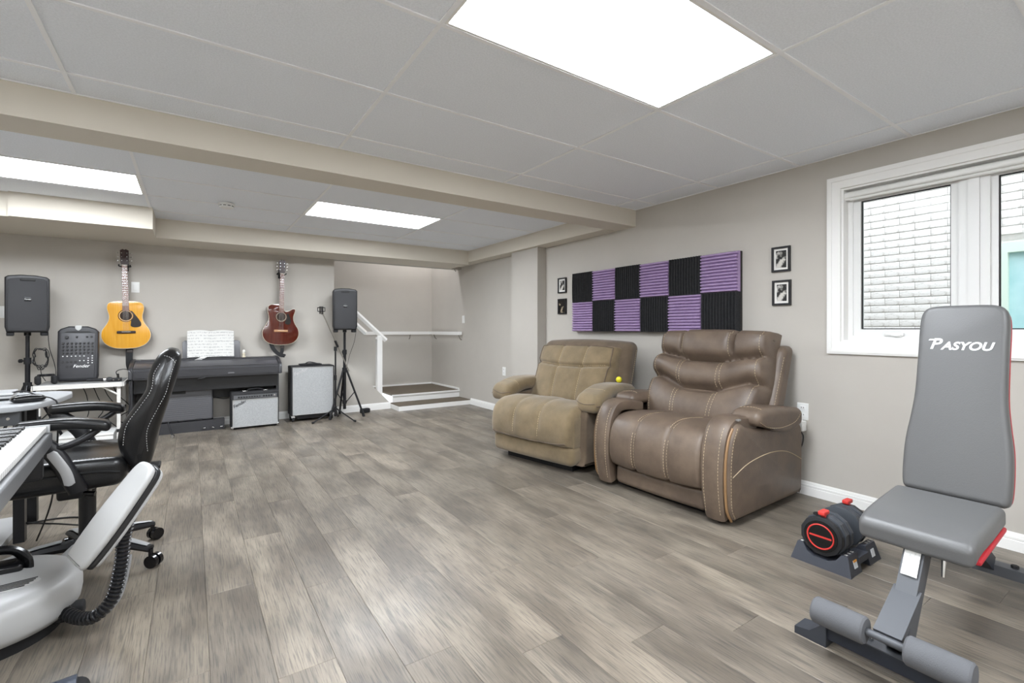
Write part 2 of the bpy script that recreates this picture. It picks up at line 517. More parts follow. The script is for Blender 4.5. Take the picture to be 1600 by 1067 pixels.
# ---------------- stair landing
M_carpet = mat('dark_stair_carpet', '#6b6152', 0.95, col2='#574e42', nscale=140, bump=0.6, bscale=500)
stair = sempty('stair', (0, 0, 0))
st = B().bb((2.345, 6.225, 0), (XW, 6.66, 0.062)); st.bb((2.395, 6.60, 0), (XW, SY, 0.158)); st.bb((2.385, 6.58, 0.158), (XW, 6.60, 0.178)); st.obj('riser', M_white, stair)
B().bb((2.352, 6.232, 0.062), (XW-0.002, 6.60, 0.070)).obj('tread', M_carpet, stair)
B().bb((2.40, 6.60, 0.158), (XW-0.002, SY-0.002, 0.180)).obj('tread', M_carpet, stair)
tr = B().bb((1.6, SY-0.014, 0.180), (XW, SY, 0.205)); tr.bb((XW-0.014, 6.60, 0.180), (XW, SY, 0.205)); tr.obj('skirting', M_white, stair)
# upper flight behind the knee wall
for i in range(9):
    z = 0.18+0.19*(i+1); xx = 1.98-0.185*i
    if xx-0.24 < -0.55: break
    B().bb((xx-0.235, YB+TH+0.005, z-0.19), (xx, SY-0.002, z-0.02)).obj('riser', M_white, stair)
    B().bb((xx-0.235, YB+TH+0.005, z-0.02), (xx+0.015, SY-0.002, z)).obj('tread', M_carpet, stair)

# handrails
t = thing('handrail', (2.19, 6.585, 0.2), 0, 'white open handrail with newel post on the sloping knee wall', 'handrail')
pz = 0.2
B().bb((-0.036, -0.036, 0.0), (0.036, 0.036, 0.815)).obj('newel_post', M_white, t)
r = B(); p0 = Vector((0.10, 0, 0.765)); p1 = Vector((-0.72, 0, 0.765+0.82*0.92))
r.tube([p0, p1], 0.032, n=4, flat=(0, 1, 0)); r.obj('rail', M_white, t)
r = B(); r.tube([(-0.03, 0.0, 0.775), (0.02, 0.0, 0.83)], 0.03, n=4, flat=(0, 1, 0)); r.obj('post_cap', M_white, t)
t = thing('handrail', (2.3, SY-0.06, 1.06), 0, 'white handrail wrapping around the stairwell walls on metal brackets', 'handrail')
B().tube([(-0.9, 0, 0.82), (0.0, 0, 0.0)], 0.036, n=4, flat=(0, 1, 0)).obj('rail', M_white, t)
B().box((0.56, 0, 0), (1.14, 0.045, 0.05)).obj('rail', M_white, t)
B().box((1.11, -0.56, 0), (0.045, 1.12, 0.05)).obj('rail', M_white, t)
M_brk = mat('bracket_metal', '#8a857c', 0.4, 0.8)
for (a, b_) in ((0.75, 0.045), (1.155, -0.15), (1.155, -1.05)):
    q = (a, 0.058, -0.10) if b_ > 0 else (1.165, b_, -0.10)
    e = (a, 0.0, -0.026) if b_ > 0 else (1.11, b_, -0.026)
    B().tube(spline([q, ((q[0]+e[0])/2, (q[1]+e[1])/2, -0.085), e], 5), 0.006).obj('bracket', M_brk, t)

# ---------------- window
M_glass = bpy.data.materials.new('window_glass'); M_glass.use_nodes = True
_nt = M_glass.node_tree; _b = _nt.nodes['Principled BSDF']
_gl = _nt.nodes.new('ShaderNodeBsdfGlossy'); _gl.inputs['Roughness'].default_value = 0.02
_tr = _nt.nodes.new('ShaderNodeBsdfTransparent'); _mx = _nt.nodes.new('ShaderNodeMixShader')
_fr = _nt.nodes.new('ShaderNodeFresnel'); _fr.inputs['IOR'].default_value = 1.12
_nt.links.new(_fr.outputs[0], _mx.inputs[0]); _nt.links.new(_tr.outputs[0], _mx.inputs[1]); _nt.links.new(_gl.outputs[0], _mx.inputs[2])
_nt.links.new(_mx.outputs[0], _nt.nodes['Material Output'].inputs['Surface'])
M_vinyl = mat('window_vinyl', '#e4e4e2', 0.4)
win = sempty('window_1', (XW, 0, 0))
def rect_frame(b, y0, y1, z0, z1, w, xa, xb):
    b.bb((xa, y0, z0), (xb, y1, z0+w)); b.bb((xa, y0, z1-w), (xb, y1, z1))
    b.bb((xa, y0, z0+w), (xb, y0+w, z1-w)); b.bb((xa, y1-w, z0+w), (xb, y1, z1-w))
c = B(); rect_frame(c, 0.002, 1.413, 0.967, 2.108, 0.078, -0.018, 0.0); rect_frame(c, 0.012, 1.403, 0.977, 2.098, 0.02, -0.024, -0.018)
c.obj('casing', M_white, win)
c = B(); rect_frame(c, WY0, WY1, WZ0, WZ1, 0.012, 0.0, 0.19); c.obj('jamb', M_white, win)
c = B(); rect_frame(c, WY0+0.012, WY1-0.012, WZ0+0.012, WZ1-0.012, 0.028, 0.065, 0.15); c.bb((0.06, 0.66, WZ0+0.03), (0.15, 0.785, WZ1-0.03)); c.bb((0.05, 0.70, WZ0+0.03), (0.06, 0.745, WZ1-0.03))
c.obj('window_frame', M_vinyl, win)
for (y0, y1) in ((0.816-0.035, 1.25+0.045), (0.165, 0.636+0.035)):
    sa = B(); rect_frame(sa, y0, y1, WZ0+0.04, 1.985, 0.040, 0.075, 0.125); s_ = sa.obj('sash', M_vinyl, win)
    g = B(); rect_frame(g, y0+0.04, y1-0.04, WZ0+0.08, 1.945, 0.006, 0.088, 0.100); g.obj('glazing_bead', M_dark_slot, s_)
    B().bb((0.093, y0+0.043, WZ0+0.083), (0.097, y1-0.043, 1.942)).obj('pane', M_glass, s_)
h = B(); h.rbox((0.062, 1.08, 1.095), (0.02, 0.10, 0.022), 0.006); h.tube([(0.055, 1.12, 1.10), (0.045, 1.07, 1.088), (0.045, 1.04, 1.088)], 0.006); h.obj('crank_handle', M_vinyl, win)
t = thing('window_blind', (XW+0.03, 0.72, 1.985), 0, 'white roller blind headrail across the top of the window', 'blind')
B().rbox((0, 0, 0.0), (0.04, 1.22, 0.036), 0.012).obj('headrail', M_plastic_white, t)
B().cyl((0.006, -0.58, -0.026), (0.006, 0.58, -0.026), 0.010, n=12).obj('bottom_rail', M_plastic_white, t)
B().bb((-0.006, 0.58, -0.03), (0.012, 0.605, 0.005)).obj('end_cap', M_plastic_white, t)

# ---------------- outside: neighbour wall of single bricks
M_brick = mat('whitewashed_brick', '#e6e4e0', 0.9, col2='#bdb9b2', nscale=26, stretch=(1, 1, 2.0), detail=8, contrast=(0.50, 0.72), bump=0.4, bscale=40)
M_mortar = mat('mortar', '#9a978f', 0.95, col2='#a8a49d', nscale=30)
NX = 6.0
nb = sempty('wall_neighbour', (NX, 0, 0))
NW = (0.15, 1.06, 1.0, 1.80)
w = B(); w.bb((0, -6, 0), (0.2, NW[0], 5.5)); w.bb((0, NW[1], 0), (0.2, 9, 5.5)); w.bb((0, NW[0], 0), (0.2, NW[1], NW[2])); w.bb((0, NW[0], NW[3]), (0.2, NW[1], 5.5))
w.obj('mortar', M_mortar, nb)
brick_me = [B().rbox((0, 0, 0), (0.05, 0.243+0.001*i, 0.068), 0.003, k=1, m=0).mesh('brick', M_brick) for i in range(3)]
rows = int((3.05-0.93)/0.074); nbk = 0
for r_ in range(rows):
    z = 0.93+0.074*(r_+0.5); y = 0.30+(0.125 if r_ % 2 else 0)
    while y < 2.55:
        if not (NW[0]-0.16 < y < NW[1]+0.13 and NW[2]-0.05 < z < NW[3]+0.16) and nbk < 300:
            inst(brick_me[(r_*7+nbk) % 3], 'brick', (0.014+0.003*random.random(), y, z), nb, (random.uniform(-.004, .004), 0, random.uniform(-.01, .01))); nbk += 1
        y += 0.247
M_mint = mat('mint_window_trim', '#cfe0d2', 0.6)
M_teal = mat('pale_teal_glass', '#a9d3d6', 0.15, col2='#bfe0e2', nscale=3)
nwin = sempty('window_2', (NX, 0, 0))
f = B(); rect_frame(f, NW[0]-0.06, NW[1]+0.04, NW[2]-0.05, NW[3]+0.10, 0.10, -0.06, 0.05); f.obj('window_frame', M_mint, nwin)
B().bb((0.0, NW[0], NW[2]), (0.02, NW[1], NW[3])).obj('pane', M_teal, nwin)
struct(B().bb((XW+0.2, -6, 0.3), (NX, 9, 0.55)).obj('ground', mat('outside_gravel', '#9b968d', 0.95, col2='#6f6b64', nscale=40)))

# light in the stairwell, above the opening
t = thing('stairwell_light', (3.0, 7.1, 3.4), 0, 'round white ceiling light high in the stairwell', 'ceiling light')
B().lathe([(0.15, 0.0), (0.15, -0.02), (0.13, -0.025)], 28).obj('base', M_white, t)
B().lathe([(0.13, -0.025), (0.12, -0.06), (0.07, -0.085), (0.01, -0.09)], 28).obj('globe', mat('lit_globe', '#ffffff', 0.5, emit=('#f6f8ff', 95.0)), t)
t = thing('ceiling_hook', (3.36, 6.535, 2.05), 0, 'tiny dark hook under the header of the stair opening', 'hook')
B().tube(spline([(0, 0, 0.0), (0, 0, -0.02), (0.012, 0, -0.032), (0.02, 0, -0.02)], 5), 0.004).obj('hook_wire', M_dark_slot, t)
# ================================================================ recliners (local: +X faces the room, +Y towards the window, Z up)
M_brown = mat('brown_faux_leather', '#55483e', 0.46, col2='#716152', nscale=7, detail=7, contrast=(0.3, 0.75), bump=0.22, bscale=150, rvar=0.07)
M_brown_d = mat('brown_leather_edge', '#8f6f4c', 0.5)
M_thread = mat('cream_thread', '#bba98c', 0.7)
M_base_black = mat('black_base', '#141416', 0.6)
M_suede = mat('tan_suede', '#6a5b42', 0.85, col2='#887659', nscale=6, detail=8, contrast=(0.3, 0.72), bump=0.25, bscale=120, sheen=0.3)
M_suede_d = mat('dark_tan_suede', '#57493a', 0.85, col2='#6b5b49', nscale=6, detail=6, bump=0.2, bscale=120, sheen=0.2)
M_thread2 = mat('pale_thread', '#c9b58d', 0.7)
def se(t, p): return max(0.0, 1-abs(t)**p)**(1.0/p)

# ---- brown power recliner
t = thing('recliner', (2.93, 2.045, 0.0), radians(182), 'brown faux leather recliner with contrast stitching and padded headrest', 'armchair')
B().bb((-0.36, -0.40, 0.0), (0.33, 0.40, 0.06)).obj('base', M_base_black, t)
# outer side panels (body)
def arm_outline(grow=0.0):
    pts = [(-0.45, 0.10), (-0.43, 0.04), (-0.38, 0.032), (0.0, 0.032), (0.34, 0.032), (0.395, 0.036), (0.425, 0.06), (0.445, 0.12), (0.462, 0.24), (0.458, 0.38), (0.43, 0.49), (0.385, 0.555), (0.33, 0.58), (0.24, 0.545), (0.10, 0.525), (-0.10, 0.53), (-0.30, 0.535), (-0.42, 0.50), (-0.455, 0.40)]
    return [(p.x, p.y) for p in spline([(a, b_) for a, b_ in pts], 5, True)] if False else pts
def sm(pts, n=5):
    out = spline([(a, b_, 0) for a, b_ in pts], n, True); return [(p.x, p.y) for p in out]
for sg in (-1, 1):
    # outer panel
    b = B(); b.rprism(sm(arm_outline()), sg*0.435, sg*0.525, 0.03, 'y')
    pan = b.obj('side_panel', M_brown, t)
    # front post: padded band that climbs the front of the arm and curls over the top
    prof = [(0.440, 0.03), (0.462, 0.10), (0.482, 0.24), (0.480, 0.38), (0.452, 0.50), (0.40, 0.575), (0.33, 0.605), (0.22, 0.60), (0.10, 0.575)]
    pp = [(p.x, p.y) for p in spline([(a, b_, 0) for a, b_ in prof], 5)]
    b = B(); hw = 0.074; yc = sg*0.425
    vs = []; fs = []; K = 12
    for i, (px_, pz_) in enumerate(pp):
        q0 = pp[max(i-1, 0)]; q1 = pp[min(i+1, len(pp)-1)]
        tx, tz = q1[0]-q0[0], q1[1]-q0[1]; l = sqrt(tx*tx+tz*tz); nx, nz = tz/l, -tx/l
        w = hw*(0.86 + 0.14*min(1, i/14.0))
        for k in range(K):
            a = 2*pi*k/K; ca, sa = cos(a), sin(a)
            e = 0.55
            dy = w*(abs(ca)**e)*(1 if ca > 0 else -1); dn = 0.045*(abs(sa)**e)*(1 if sa > 0 else -1)
            vs.append((px_+nx*dn-0.035*nx, yc+dy, pz_+nz*dn-0.035*nz))
    for i in range(len(pp)-1):
        for k in range(K): fs.append((i*K+k, i*K+(k+1) % K, (i+1)*K+(k+1) % K, (i+1)*K+k))
    fs += [tuple(range(K)), tuple(range((len(pp)-1)*K, len(pp)*K))]
    post = b.add(vs, fs).obj('arm_front', M_brown, t, ang=45)
    for dy in (0.045,):
        stitch(post, [[(1.0, yc+sg*dy, z) for z in (0.07, 0.2, 0.35, 0.5, 0.57)]], (-1, 0, 0), M_thread, post)
        stitch(post, [[(1.0, yc-sg*dy, z) for z in (0.07, 0.2, 0.35, 0.5, 0.57)]], (-1, 0, 0), M_thread, post)
    # tan piping on the front edge of the outer panel
    edge = [(0.40, 0.03), (0.447, 0.10), (0.464, 0.24), (0.460, 0.38), (0.432, 0.49), (0.387, 0.557)]
    B().tube(spline([(a+0.002, sg*0.500, z) for a, z in edge], 6), 0.0075, n=8).obj('piping', M_brown_d, pan)
    stitch(pan, [[(a-0.02, 0, z) for a, z in edge]], (0, -sg, 0), M_thread, pan, dash=0.011, gap=0.007)
    # curved seam on the outer panel
    piping(pan, [(0.43, 0, 0.29), (0.25, 0, 0.345), (0.0, 0, 0.365), (-0.22, 0, 0.34), (-0.44, 0, 0.255)], (0, -sg, 0), M_thread, pan, r=0.0028)
    # arm pad on top
    def padf(p, sg=sg):
        u = p.x/0.27
        z = p.z + 0.02*(1-u*u) + 0.012*sin(u*2.2)
        y = p.y*(1.0-0.10*max(0, u)) + sg*0.006
        if p.z < 0: z -= 0.085*max(0, (p.y*sg)/0.10)*max(0, 1-(u+0.1)**2)
        return (p.x, y, z)
    b = B(); b.rbox((-0.08, sg*0.462, 0.578), (0.56, 0.205, 0.09), 0.042, k=5, m=7, fn=padf)
    pad = b.obj('arm_pad', M_brown, t, ang=70)
    stitch(pad, [[(0.12, sg*0.40, 1), (0.09, sg*0.46, 1), (0.12, sg*0.53, 1)]], (0, 0, -1), M_thread, pad)
    stitch(pad, [[(0.18, 0, 0.575), (0.08, 0, 0.535), (-0.08, 0, 0.522), (-0.24, 0, 0.54), (-0.32, 0, 0.59)]], (0, -sg, 0), M_thread, pad)
# control slot on inner arm
B().rbox((0.335, 0.505, 0.60), (0.03, 0.02, 0.012), 0.004).obj('power_button', mat('brushed_steel', '#b9b9b8', 0.3, 0.9), t)
# seat + waterfall footrest: one long cushion
prof = [(-0.33, 0.455), (-0.15, 0.475), (0.05, 0.49), (0.20, 0.505), (0.32, 0.505), (0.405, 0.48), (0.45, 0.42), (0.468, 0.34), (0.462, 0.25), (0.435, 0.185)]
pp = [(p.x, p.y) for p in spline([(a, b_, 0) for a, b_ in prof], 6)]
def seatfn(u, v, sd):
    f = v*(len(pp)-1); i = min(int(f), len(pp)-2); q = f-i
    x_ = pp[i][0]*(1-q)+pp[i+1][0]*q; z_ = pp[i][1]*(1-q)+pp[i+1][1]*q
    tx, tz = pp[i+1][0]-pp[i][0], pp[i+1][1]-pp[i][1]; l = sqrt(tx*tx+tz*tz); nx, nz = -tz/l, tx/l
    if nz < 0 and nx < 0: nx, nz = -nx, -nz
    nx, nz = (-nx, -nz) if (nx*0.5+nz) < 0 else (nx, nz)
    if v > 0.6 and nx < 0: nx, nz = -nx, -nz
    th = 0.03*se(u, 5)*se(2*v-1, 8) + 0.014*(1-(abs(u)*1.0)**2)
    for s0 in (-0.36, 0.36): th -= 0.016*exp(-((u-s0)/0.035)**2)
    if sd == 0: th = -0.06
    return (x_+nx*th, 0.355*u, z_+nz*th)
seat = B().grid2(seatfn, 44, 40).obj('seat', M_brown, t, ang=80)
for s0 in (-0.36, 0.36):
    for d_ in (-0.011, 0.011):
        stitch(seat, [[(1, 0.355*s0+d_, z) for z in (0.20, 0.28, 0.36, 0.44)]], (-1, 0, 0), M_thread, seat)
        stitch(seat, [[(x_, 0.355*s0+d_, 1) for x_ in (0.43, 0.38, 0.28, 0.1, -0.05)]], (0, 0, -1), M_thread, seat)
# lower front panel
def lowf(p): return (p.x+0.012*(1-(p.y/0.36)**2), p.y, p.z)
B().rbox((0.37, 0, 0.105), (0.10, 0.70, 0.135), 0.035, k=4, m=5, fn=lowf).obj('footrest_panel', M_brown, t, ang=70)
# back cushion: three tiers with a raised head panel
def s1(u): return 0.635 + 0.075*max(0, min(1, (abs(u)-0.30)/0.6))
def s2(u): return 0.325 + 0.12*max(0, min(1, (abs(u)-0.30)/0.5))
def backfn(u, v, sd):
    bx = -0.045 - 0.31*v**0.85; bz = 0.44 + 0.655*v
    W = 0.415 + 0.028*sin(pi*min(1, v*1.25)) - 0.035*(1-v)**2
    nx, nz = 0.91, 0.41
    rim = se(u, 7)*se(2*v-1, 9)
    th = 0.125*rim + 0.018*(1-u*u)
    a, c = s1(u), s2(u)
    th -= 0.055*exp(-((v-a)/0.035)**2)*(1 if abs(u) < 0.9 else 0.5) + 0.050*exp(-((v-c)/0.035)**2)
    # rolls between the seams
    if v < c: th += 0.03*sin(pi*min(1, v/c))
    elif v < a: th += 0.045*sin(pi*(v-c)/(a-c))
    else: th += 0.035*sin(pi*min(1, (v-a)/(1.02-a)))
    if v > a:                                   # head panel raised between two creases
        th += 0.022*max(0, 1-(abs(u)/0.47)**8)
        for s0 in (-0.48, 0.48): th -= 0.034*exp(-((u-s0)/0.030)**2)*min(1, (v-a)/0.08)
    if sd == 0: th = -0.05
    return (bx+nx*th, W*u, bz+nz*th*(0.6 if v > 0.9 else 1.0))
back = B().grid2(backfn, 70, 70).obj('backrest', M_brown, t, ang=80)
D = (-0.91, 0, -0.41)
def bl(u, v):
    x_, y_, z_ = backfn(u, v, 1); return (x_, y_, z_)
for s0 in (-0.36, 0.36):
    for d_ in (-0.03, 0.03):
        stitch(back, [[bl(s0+d_, 0.36+0.25*k/4) for k in range(5)]], D, M_thread, back)
        stitch(back, [[bl(s0+d_, 0.06+0.24*k/4) for k in range(5)]], D, M_thread, back)
for s0 in (-0.43, 0.43):
    stitch(back, [[bl(s0, 0.68+0.30*k/4) for k in range(5)]], D, M_thread, back)
for s0 in (-0.9, 0.9):
    stitch(back, [[bl(s0, 0.05+0.93*k/9) for k in range(10)]], D, M_thread, back)
# outer back shell
def shellf(p):
    v = (p.z+0.33)/0.66
    return (p.x-0.27*v, p.y*(1.0-0.03*v), p.z)
shell = B().rbox((-0.165, 0, 0.70), (0.15, 0.95, 0.62), 0.045, k=4, m=6, fn=shellf).obj('back_shell', M_brown, t, ang=70)
for sg in (-1, 1):
    stitch(shell, [[(0.3-0.25*k/5, sg*0.455, 0.42+0.52*k/5) for k in range(6)]], (-1, 0, 0), M_thread, shell)

# ---- tan suede recliner
t = thing('recliner', (2.775, 3.25, 0.0), radians(191), 'tan suede recliner with plump footrest in front of the small photographs', 'armchair')
B().bb((-0.36, -0.36, 0.0), (0.36, 0.36, 0.07)).obj('base', M_base_black, t)
for sg in (-1, 1):
    b = B(); b.rprism(sm([(-0.42, 0.06), (0.33, 0.06), (0.36, 0.12), (0.355, 0.40), (0.32, 0.50), (0.2, 0.54), (-0.2, 0.55), (-0.40, 0.55), (-0.45, 0.45), (-0.45, 0.15)], 4), sg*0.385, sg*0.49, 0.02, 'y')
    pan = b.obj('side_panel', M_suede_d, t)
    def padf(p, sg=sg):
        u = p.x/0.33
        w = 1.0 + 0.16*max(0, u) - 0.25*max(0, u-0.7)
        z = p.z*(1.0+0.25*max(0, u)) + 0.045*(1-((u+0.1))**2) - 0.05*max(0, u-0.3)
        return (p.x, p.y*w+sg*0.02*u, z)
    b = B(); b.rbox((0.03, sg*0.47, 0.575), (0.66, 0.22, 0.12), 0.058, k=5, m=8, fn=padf)
    pad = b.obj('arm_pad', M_suede, t, ang=80)
    piping(pad, [(0.35, 0, 0.535), (0.25, 0, 0.55), (0.0, 0, 0.585), (-0.2, 0, 0.575), (-0.29, 0, 0.565)], (0, -sg, 0), M_suede_d, pad, r=0.005)
    piping(pad, [(1, sg*0.47-0.10, 0.57), (1, sg*0.47, 0.545), (1, sg*0.47+0.10, 0.555)], (-1, 0, 0), M_suede_d, pad, r=0.004)
    stitch(pad, [[(0.22, sg*0.47-0.10, 1), (0.23, sg*0.47, 1), (0.22, sg*0.47+0.11, 1)]], (0, 0, -1), M_thread2, pad, dash=0.009)
# seat
B().rbox((-0.05, 0, 0.40), (0.72, 0.74, 0.16), 0.05, k=4, m=4, fn=lambda p: (p.x, p.y, p.z+0.02*(1-(p.y/0.37)**2))).obj('seat', M_suede_d, t, ang=70)
# footrest: plump panel that rolls over the seat front
prof = [(0.10, 0.475), (0.22, 0.497), (0.33, 0.495), (0.415, 0.465), (0.462, 0.41), (0.478, 0.33), (0.47, 0.25), (0.452, 0.215)]
pp2 = [(p.x, p.y) for p in spline([(a, b_, 0) for a, b_ in prof], 6)]
def footfn(u, v, sd):
    f = v*(len(pp2)-1); i = min(int(f), len(pp2)-2); q = f-i
    x_ = pp2[i][0]*(1-q)+pp2[i+1][0]*q; z_ = pp2[i][1]*(1-q)+pp2[i+1][1]*q
    a = v*1.75; nx, nz = sin(min(a, 1.6)), cos(min(a, 1.6))
    th = 0.04*se(u, 6)*se(2*v-1, 6) + 0.012*(1-u*u)
    for s0 in (-0.34, 0.30): th -= 0.012*exp(-((u-s0)/0.04)**2)*(1 if v < 0.75 else 0.2)
    th += 0.004*sin(9*u+4*v)*sin(11*v+2*u)
    if sd == 0: th = -0.07
    return (x_+nx*th, 0.432*u, z_+nz*th)
foot = B().grid2(footfn, 44, 40).obj('footrest', M_suede, t, ang=80)
for s0 in (-0.34, 0.30):
    stitch(foot, [[(1, 0.432*s0, z) for z in (0.27, 0.34, 0.42, 0.47)]], (-1, 0, 0), M_thread2, foot, r=0.0013)
    stitch(foot, [[(x_, 0.432*s0, 1) for x_ in (0.43, 0.36, 0.26, 0.14)]], (0, 0, -1), M_thread2, foot, r=0.0013)
piping(foot, [(1, -0.40, 0.245), (1, -0.2, 0.228), (1, 0.2, 0.228), (1, 0.40, 0.245)], (-1, 0, 0), M_suede_d, foot, r=0.006)
B().rbox((0.40, 0, 0.145), (0.15, 0.885, 0.165), 0.05, k=4, m=5, fn=lambda p: (p.x+0.01*(1-(p.y/0.44)**2), p.y, p.z)).obj('front_panel', M_suede, t, ang=70)
for sg in (-1, 1):
    B().rbox((0.36, sg*0.405, 0.32), (0.20, 0.07, 0.26), 0.034, k=4, m=2).obj('footrest_end', M_suede, t, ang=70)
# back: dark shell with a rolled top and a quilted tan cushion
def tshell(p):
    v = (p.z+0.33)/0.66
    return (p.x-0.20*v, p.y*(0.985-0.03*max(0, v-0.6)), p.z-0.02*(p.y/0.5)**2*v)
shell = B().rbox((-0.17, 0, 0.69), (0.20, 1.02, 0.68), 0.075, k=5, m=6, fn=tshell).obj('back_shell', M_suede_d, t, ang=80)
for sg in (-1, 1):
    stitch(shell, [[(-0.22-0.16*k/5, 0, 0.48+0.46*k/5) for k in range(6)]], (0, -sg, 0), M_thread2, shell)
def sB(u): return 0.60+0.075*(abs(u)**2.0)
def tbackfn(u, v, sd):
    bx = 0.0 - 0.23*v**0.9; bz = 0.45 + 0.515*v
    nx, nz = 0.93, 0.36
    W = 0.41 + 0.02*v
    th = 0.085*se(u, 4)*se(2*v-1, 6) + 0.03*(1-u*u)*(1-(2*v-1)**2)
    c = sB(u)
    th -= 0.030*exp(-((v-c)/0.03)**2)
    for s0 in (-0.30, 0.34): th -= 0.014*exp(-((u-s0)/0.035)**2)
    if sd == 0: th = -0.06
    return (bx+nx*th, W*u, bz+nz*th)
back = B().grid2(tbackfn, 56, 50).obj('backrest', M_suede, t, ang=80)
D = (-0.93, 0, -0.36)
for s0 in (-0.30, 0.34):
    stitch(back, [[tbackfn(s0, 0.05+0.9*k/6, 1) for k in range(7)]], D, M_thread2, back, r=0.0014)
stitch(back, [[tbackfn(-0.85+1.7*k/8, sB(-0.85+1.7*k/8)+0.015, 1) for k in range(9)]], D, M_thread2, back, r=0.0014)
edge = [(-0.93, 0.06), (-0.93, 0.5), (-0.93, 0.9), (-0.8, 0.965), (0, 0.97), (0.8, 0.965), (0.93, 0.9), (0.93, 0.5), (0.93, 0.06)]
piping(back, [tbackfn(u, v, 1) for u, v in edge], D, M_suede_d, back, r=0.006)
# lever handle
B().rbox((0.25, -0.512, 0.33), (0.09, 0.03, 0.04), 0.012).obj('release_handle', M_base_black, t)
# yellow ball on the arm
t2 = thing('ball', (2.985, 2.80, 0.700), 0, 'small yellow toy ball resting on the tan recliner arm', 'ball')
B().lathe([(0.002, -0.026), (0.014, -0.022), (0.022, -0.013), (0.026, 0), (0.022, 0.013), (0.014, 0.022), (0.002, 0.026)], 16).obj('ball_body', mat('yellow_foam', '#e6dc2a', 0.6), t2)
B().tube([(0.0265*cos(a), 0.0265*sin(a), 0) for a in [2*pi*i/24 for i in range(24)]], 0.002, n=5, closed=True).obj('seam_ring', mat('yellow_seam', '#c9bf1c', 0.6), t2)
# ================================================================ things on and near the right wall
# acoustic foam board
M_purple = mat('purple_foam', '#a58cb4', 0.95, col2='#ae96bc', nscale=60, bump=0.3, bscale=300)
M_black_foam = mat('black_foam', '#1f1f21', 0.95, col2='#29292b', nscale=60, bump=0.3, bscale=300)
M_board = mat('dark_board', '#2a2624', 0.8)
FW = 0.312
t = thing('acoustic_foam', (XW-0.003, 2.934, 1.418), 0, 'checkered purple and black acoustic foam panel on dark backing board', 'acoustic panel')
B().bb((-0.022, -0.938, -0.312), (0.0, 0.936, 0.302)).obj('backing_board', M_board, t)
def foam_mesh(m, seed):
    rnd = random.Random(seed); n = 12; b = B(); w = FW/2-0.001; dep = 0.024; base = 0.022
    # profile along local z : ridges; extruded along local y, bulging a little
    pts = []
    for i in range(n):
        z0 = -w+2*w*i/n; z1 = -w+2*w*(i+1)/n; zm = (z0+z1)/2
        pts += [(z0+0.001, base), (zm-0.004, base+dep), (zm+0.004, base+dep)]
    pts.append((w, base))
    ys = [-w+2*w*k/6 for k in range(7)]
    vs = []; fs = []
    bow = rnd.uniform(-0.006, 0.006)
    for y in ys:
        q = (y/w)
        for (z, d) in pts: vs.append((-d-0.004*(1-q*q), y+bow*(1-(z/w)**2), z))
        vs.append((0, y, w)); vs.append((0, y, -w))
    K = len(pts)+2
    for j in range(len(ys)-1):
        for i in range(K): fs.append((j*K+i, j*K+(i+1) % K, (j+1)*K+(i+1) % K, (j+1)*K+i))
    fs += [tuple(range(K)), tuple(range((len(ys)-1)*K, len(ys)*K))]
    return b.add(vs, fs).mesh('foam_tile', m, 25)
pm = [foam_mesh(M_purple, i) for i in range(3)]; km = [foam_mesh(M_black_foam, 10+i) for i in range(3)]
for c_ in range(6):
    for r_ in range(2):
        y = -0.936+FW*(c_+0.5); z = 0.152-FW*r_*0.99
        purple = ((c_+r_) % 2 == 0)          # the column nearest the window starts purple at the top
        me = (pm if purple else km)[(c_+2*r_) % 3]
        inst(me, 'foam_tile', (-0.022, y, z-0.004), t, (0 if purple else pi/2, 0, 0))

# framed photographs
M_frame = mat('black_frame', '#17161a', 0.35); M_matte = mat('white_photo_mat', '#e6e4df', 0.8)
def photo_mat(i, sc_):
    return mat('bw_photo_%d' % i, '#1c1b1a', 0.3, col2='#cfcbc4', nscale=sc_, detail=2, contrast=(0.46, 0.60))
def framed(y, z, w, h, label, i, mattew, sepia=False):
    t = thing('framed_photo', (XW, y, z), 0, label, 'picture frame', 'small framed photographs')
    f = B(); e = 0.014
    f.bb((-0.018, -w/2, -h/2), (0, w/2, -h/2+e)); f.bb((-0.018, -w/2, h/2-e), (0, w/2, h/2))
    f.bb((-0.018, -w/2, -h/2+e), (0, -w/2+e, h/2-e)); f.bb((-0.018, w/2-e, -h/2+e), (0, w/2, h/2-e)); f.obj('frame', M_frame, t)
    B().bb((-0.008, -w/2+e, -h/2+e), (-0.002, w/2-e, h/2-e)).obj('mat_board', M_matte, t)
    k = mattew
    m = photo_mat(i, 22) if not sepia else mat('dark_sepia_photo', '#171310', 0.3, col2='#b8a98f', nscale=24, detail=2, contrast=(0.55, 0.68))
    B().bb((-0.0095, -w/2+e+k, -h/2+e+k), (-0.008, w/2-e-k, h/2-e-k)).obj('photo_print', m, t)
framed(1.708, 1.622, 0.127, 0.178, 'upper black framed black-and-white photo between foam panel and window', 0, 0.014)
framed(1.704, 1.384, 0.127, 0.178, 'lower black framed photo with wide white mat between foam panel and window', 1, 0.016)
framed(4.101, 1.618, 0.142, 0.172, 'upper black framed photo with white mat beside the column', 2, 0.018)
framed(4.101, 1.382, 0.142, 0.172, 'lower dark sepia framed photo without mat beside the column', 3, 0.001, True)

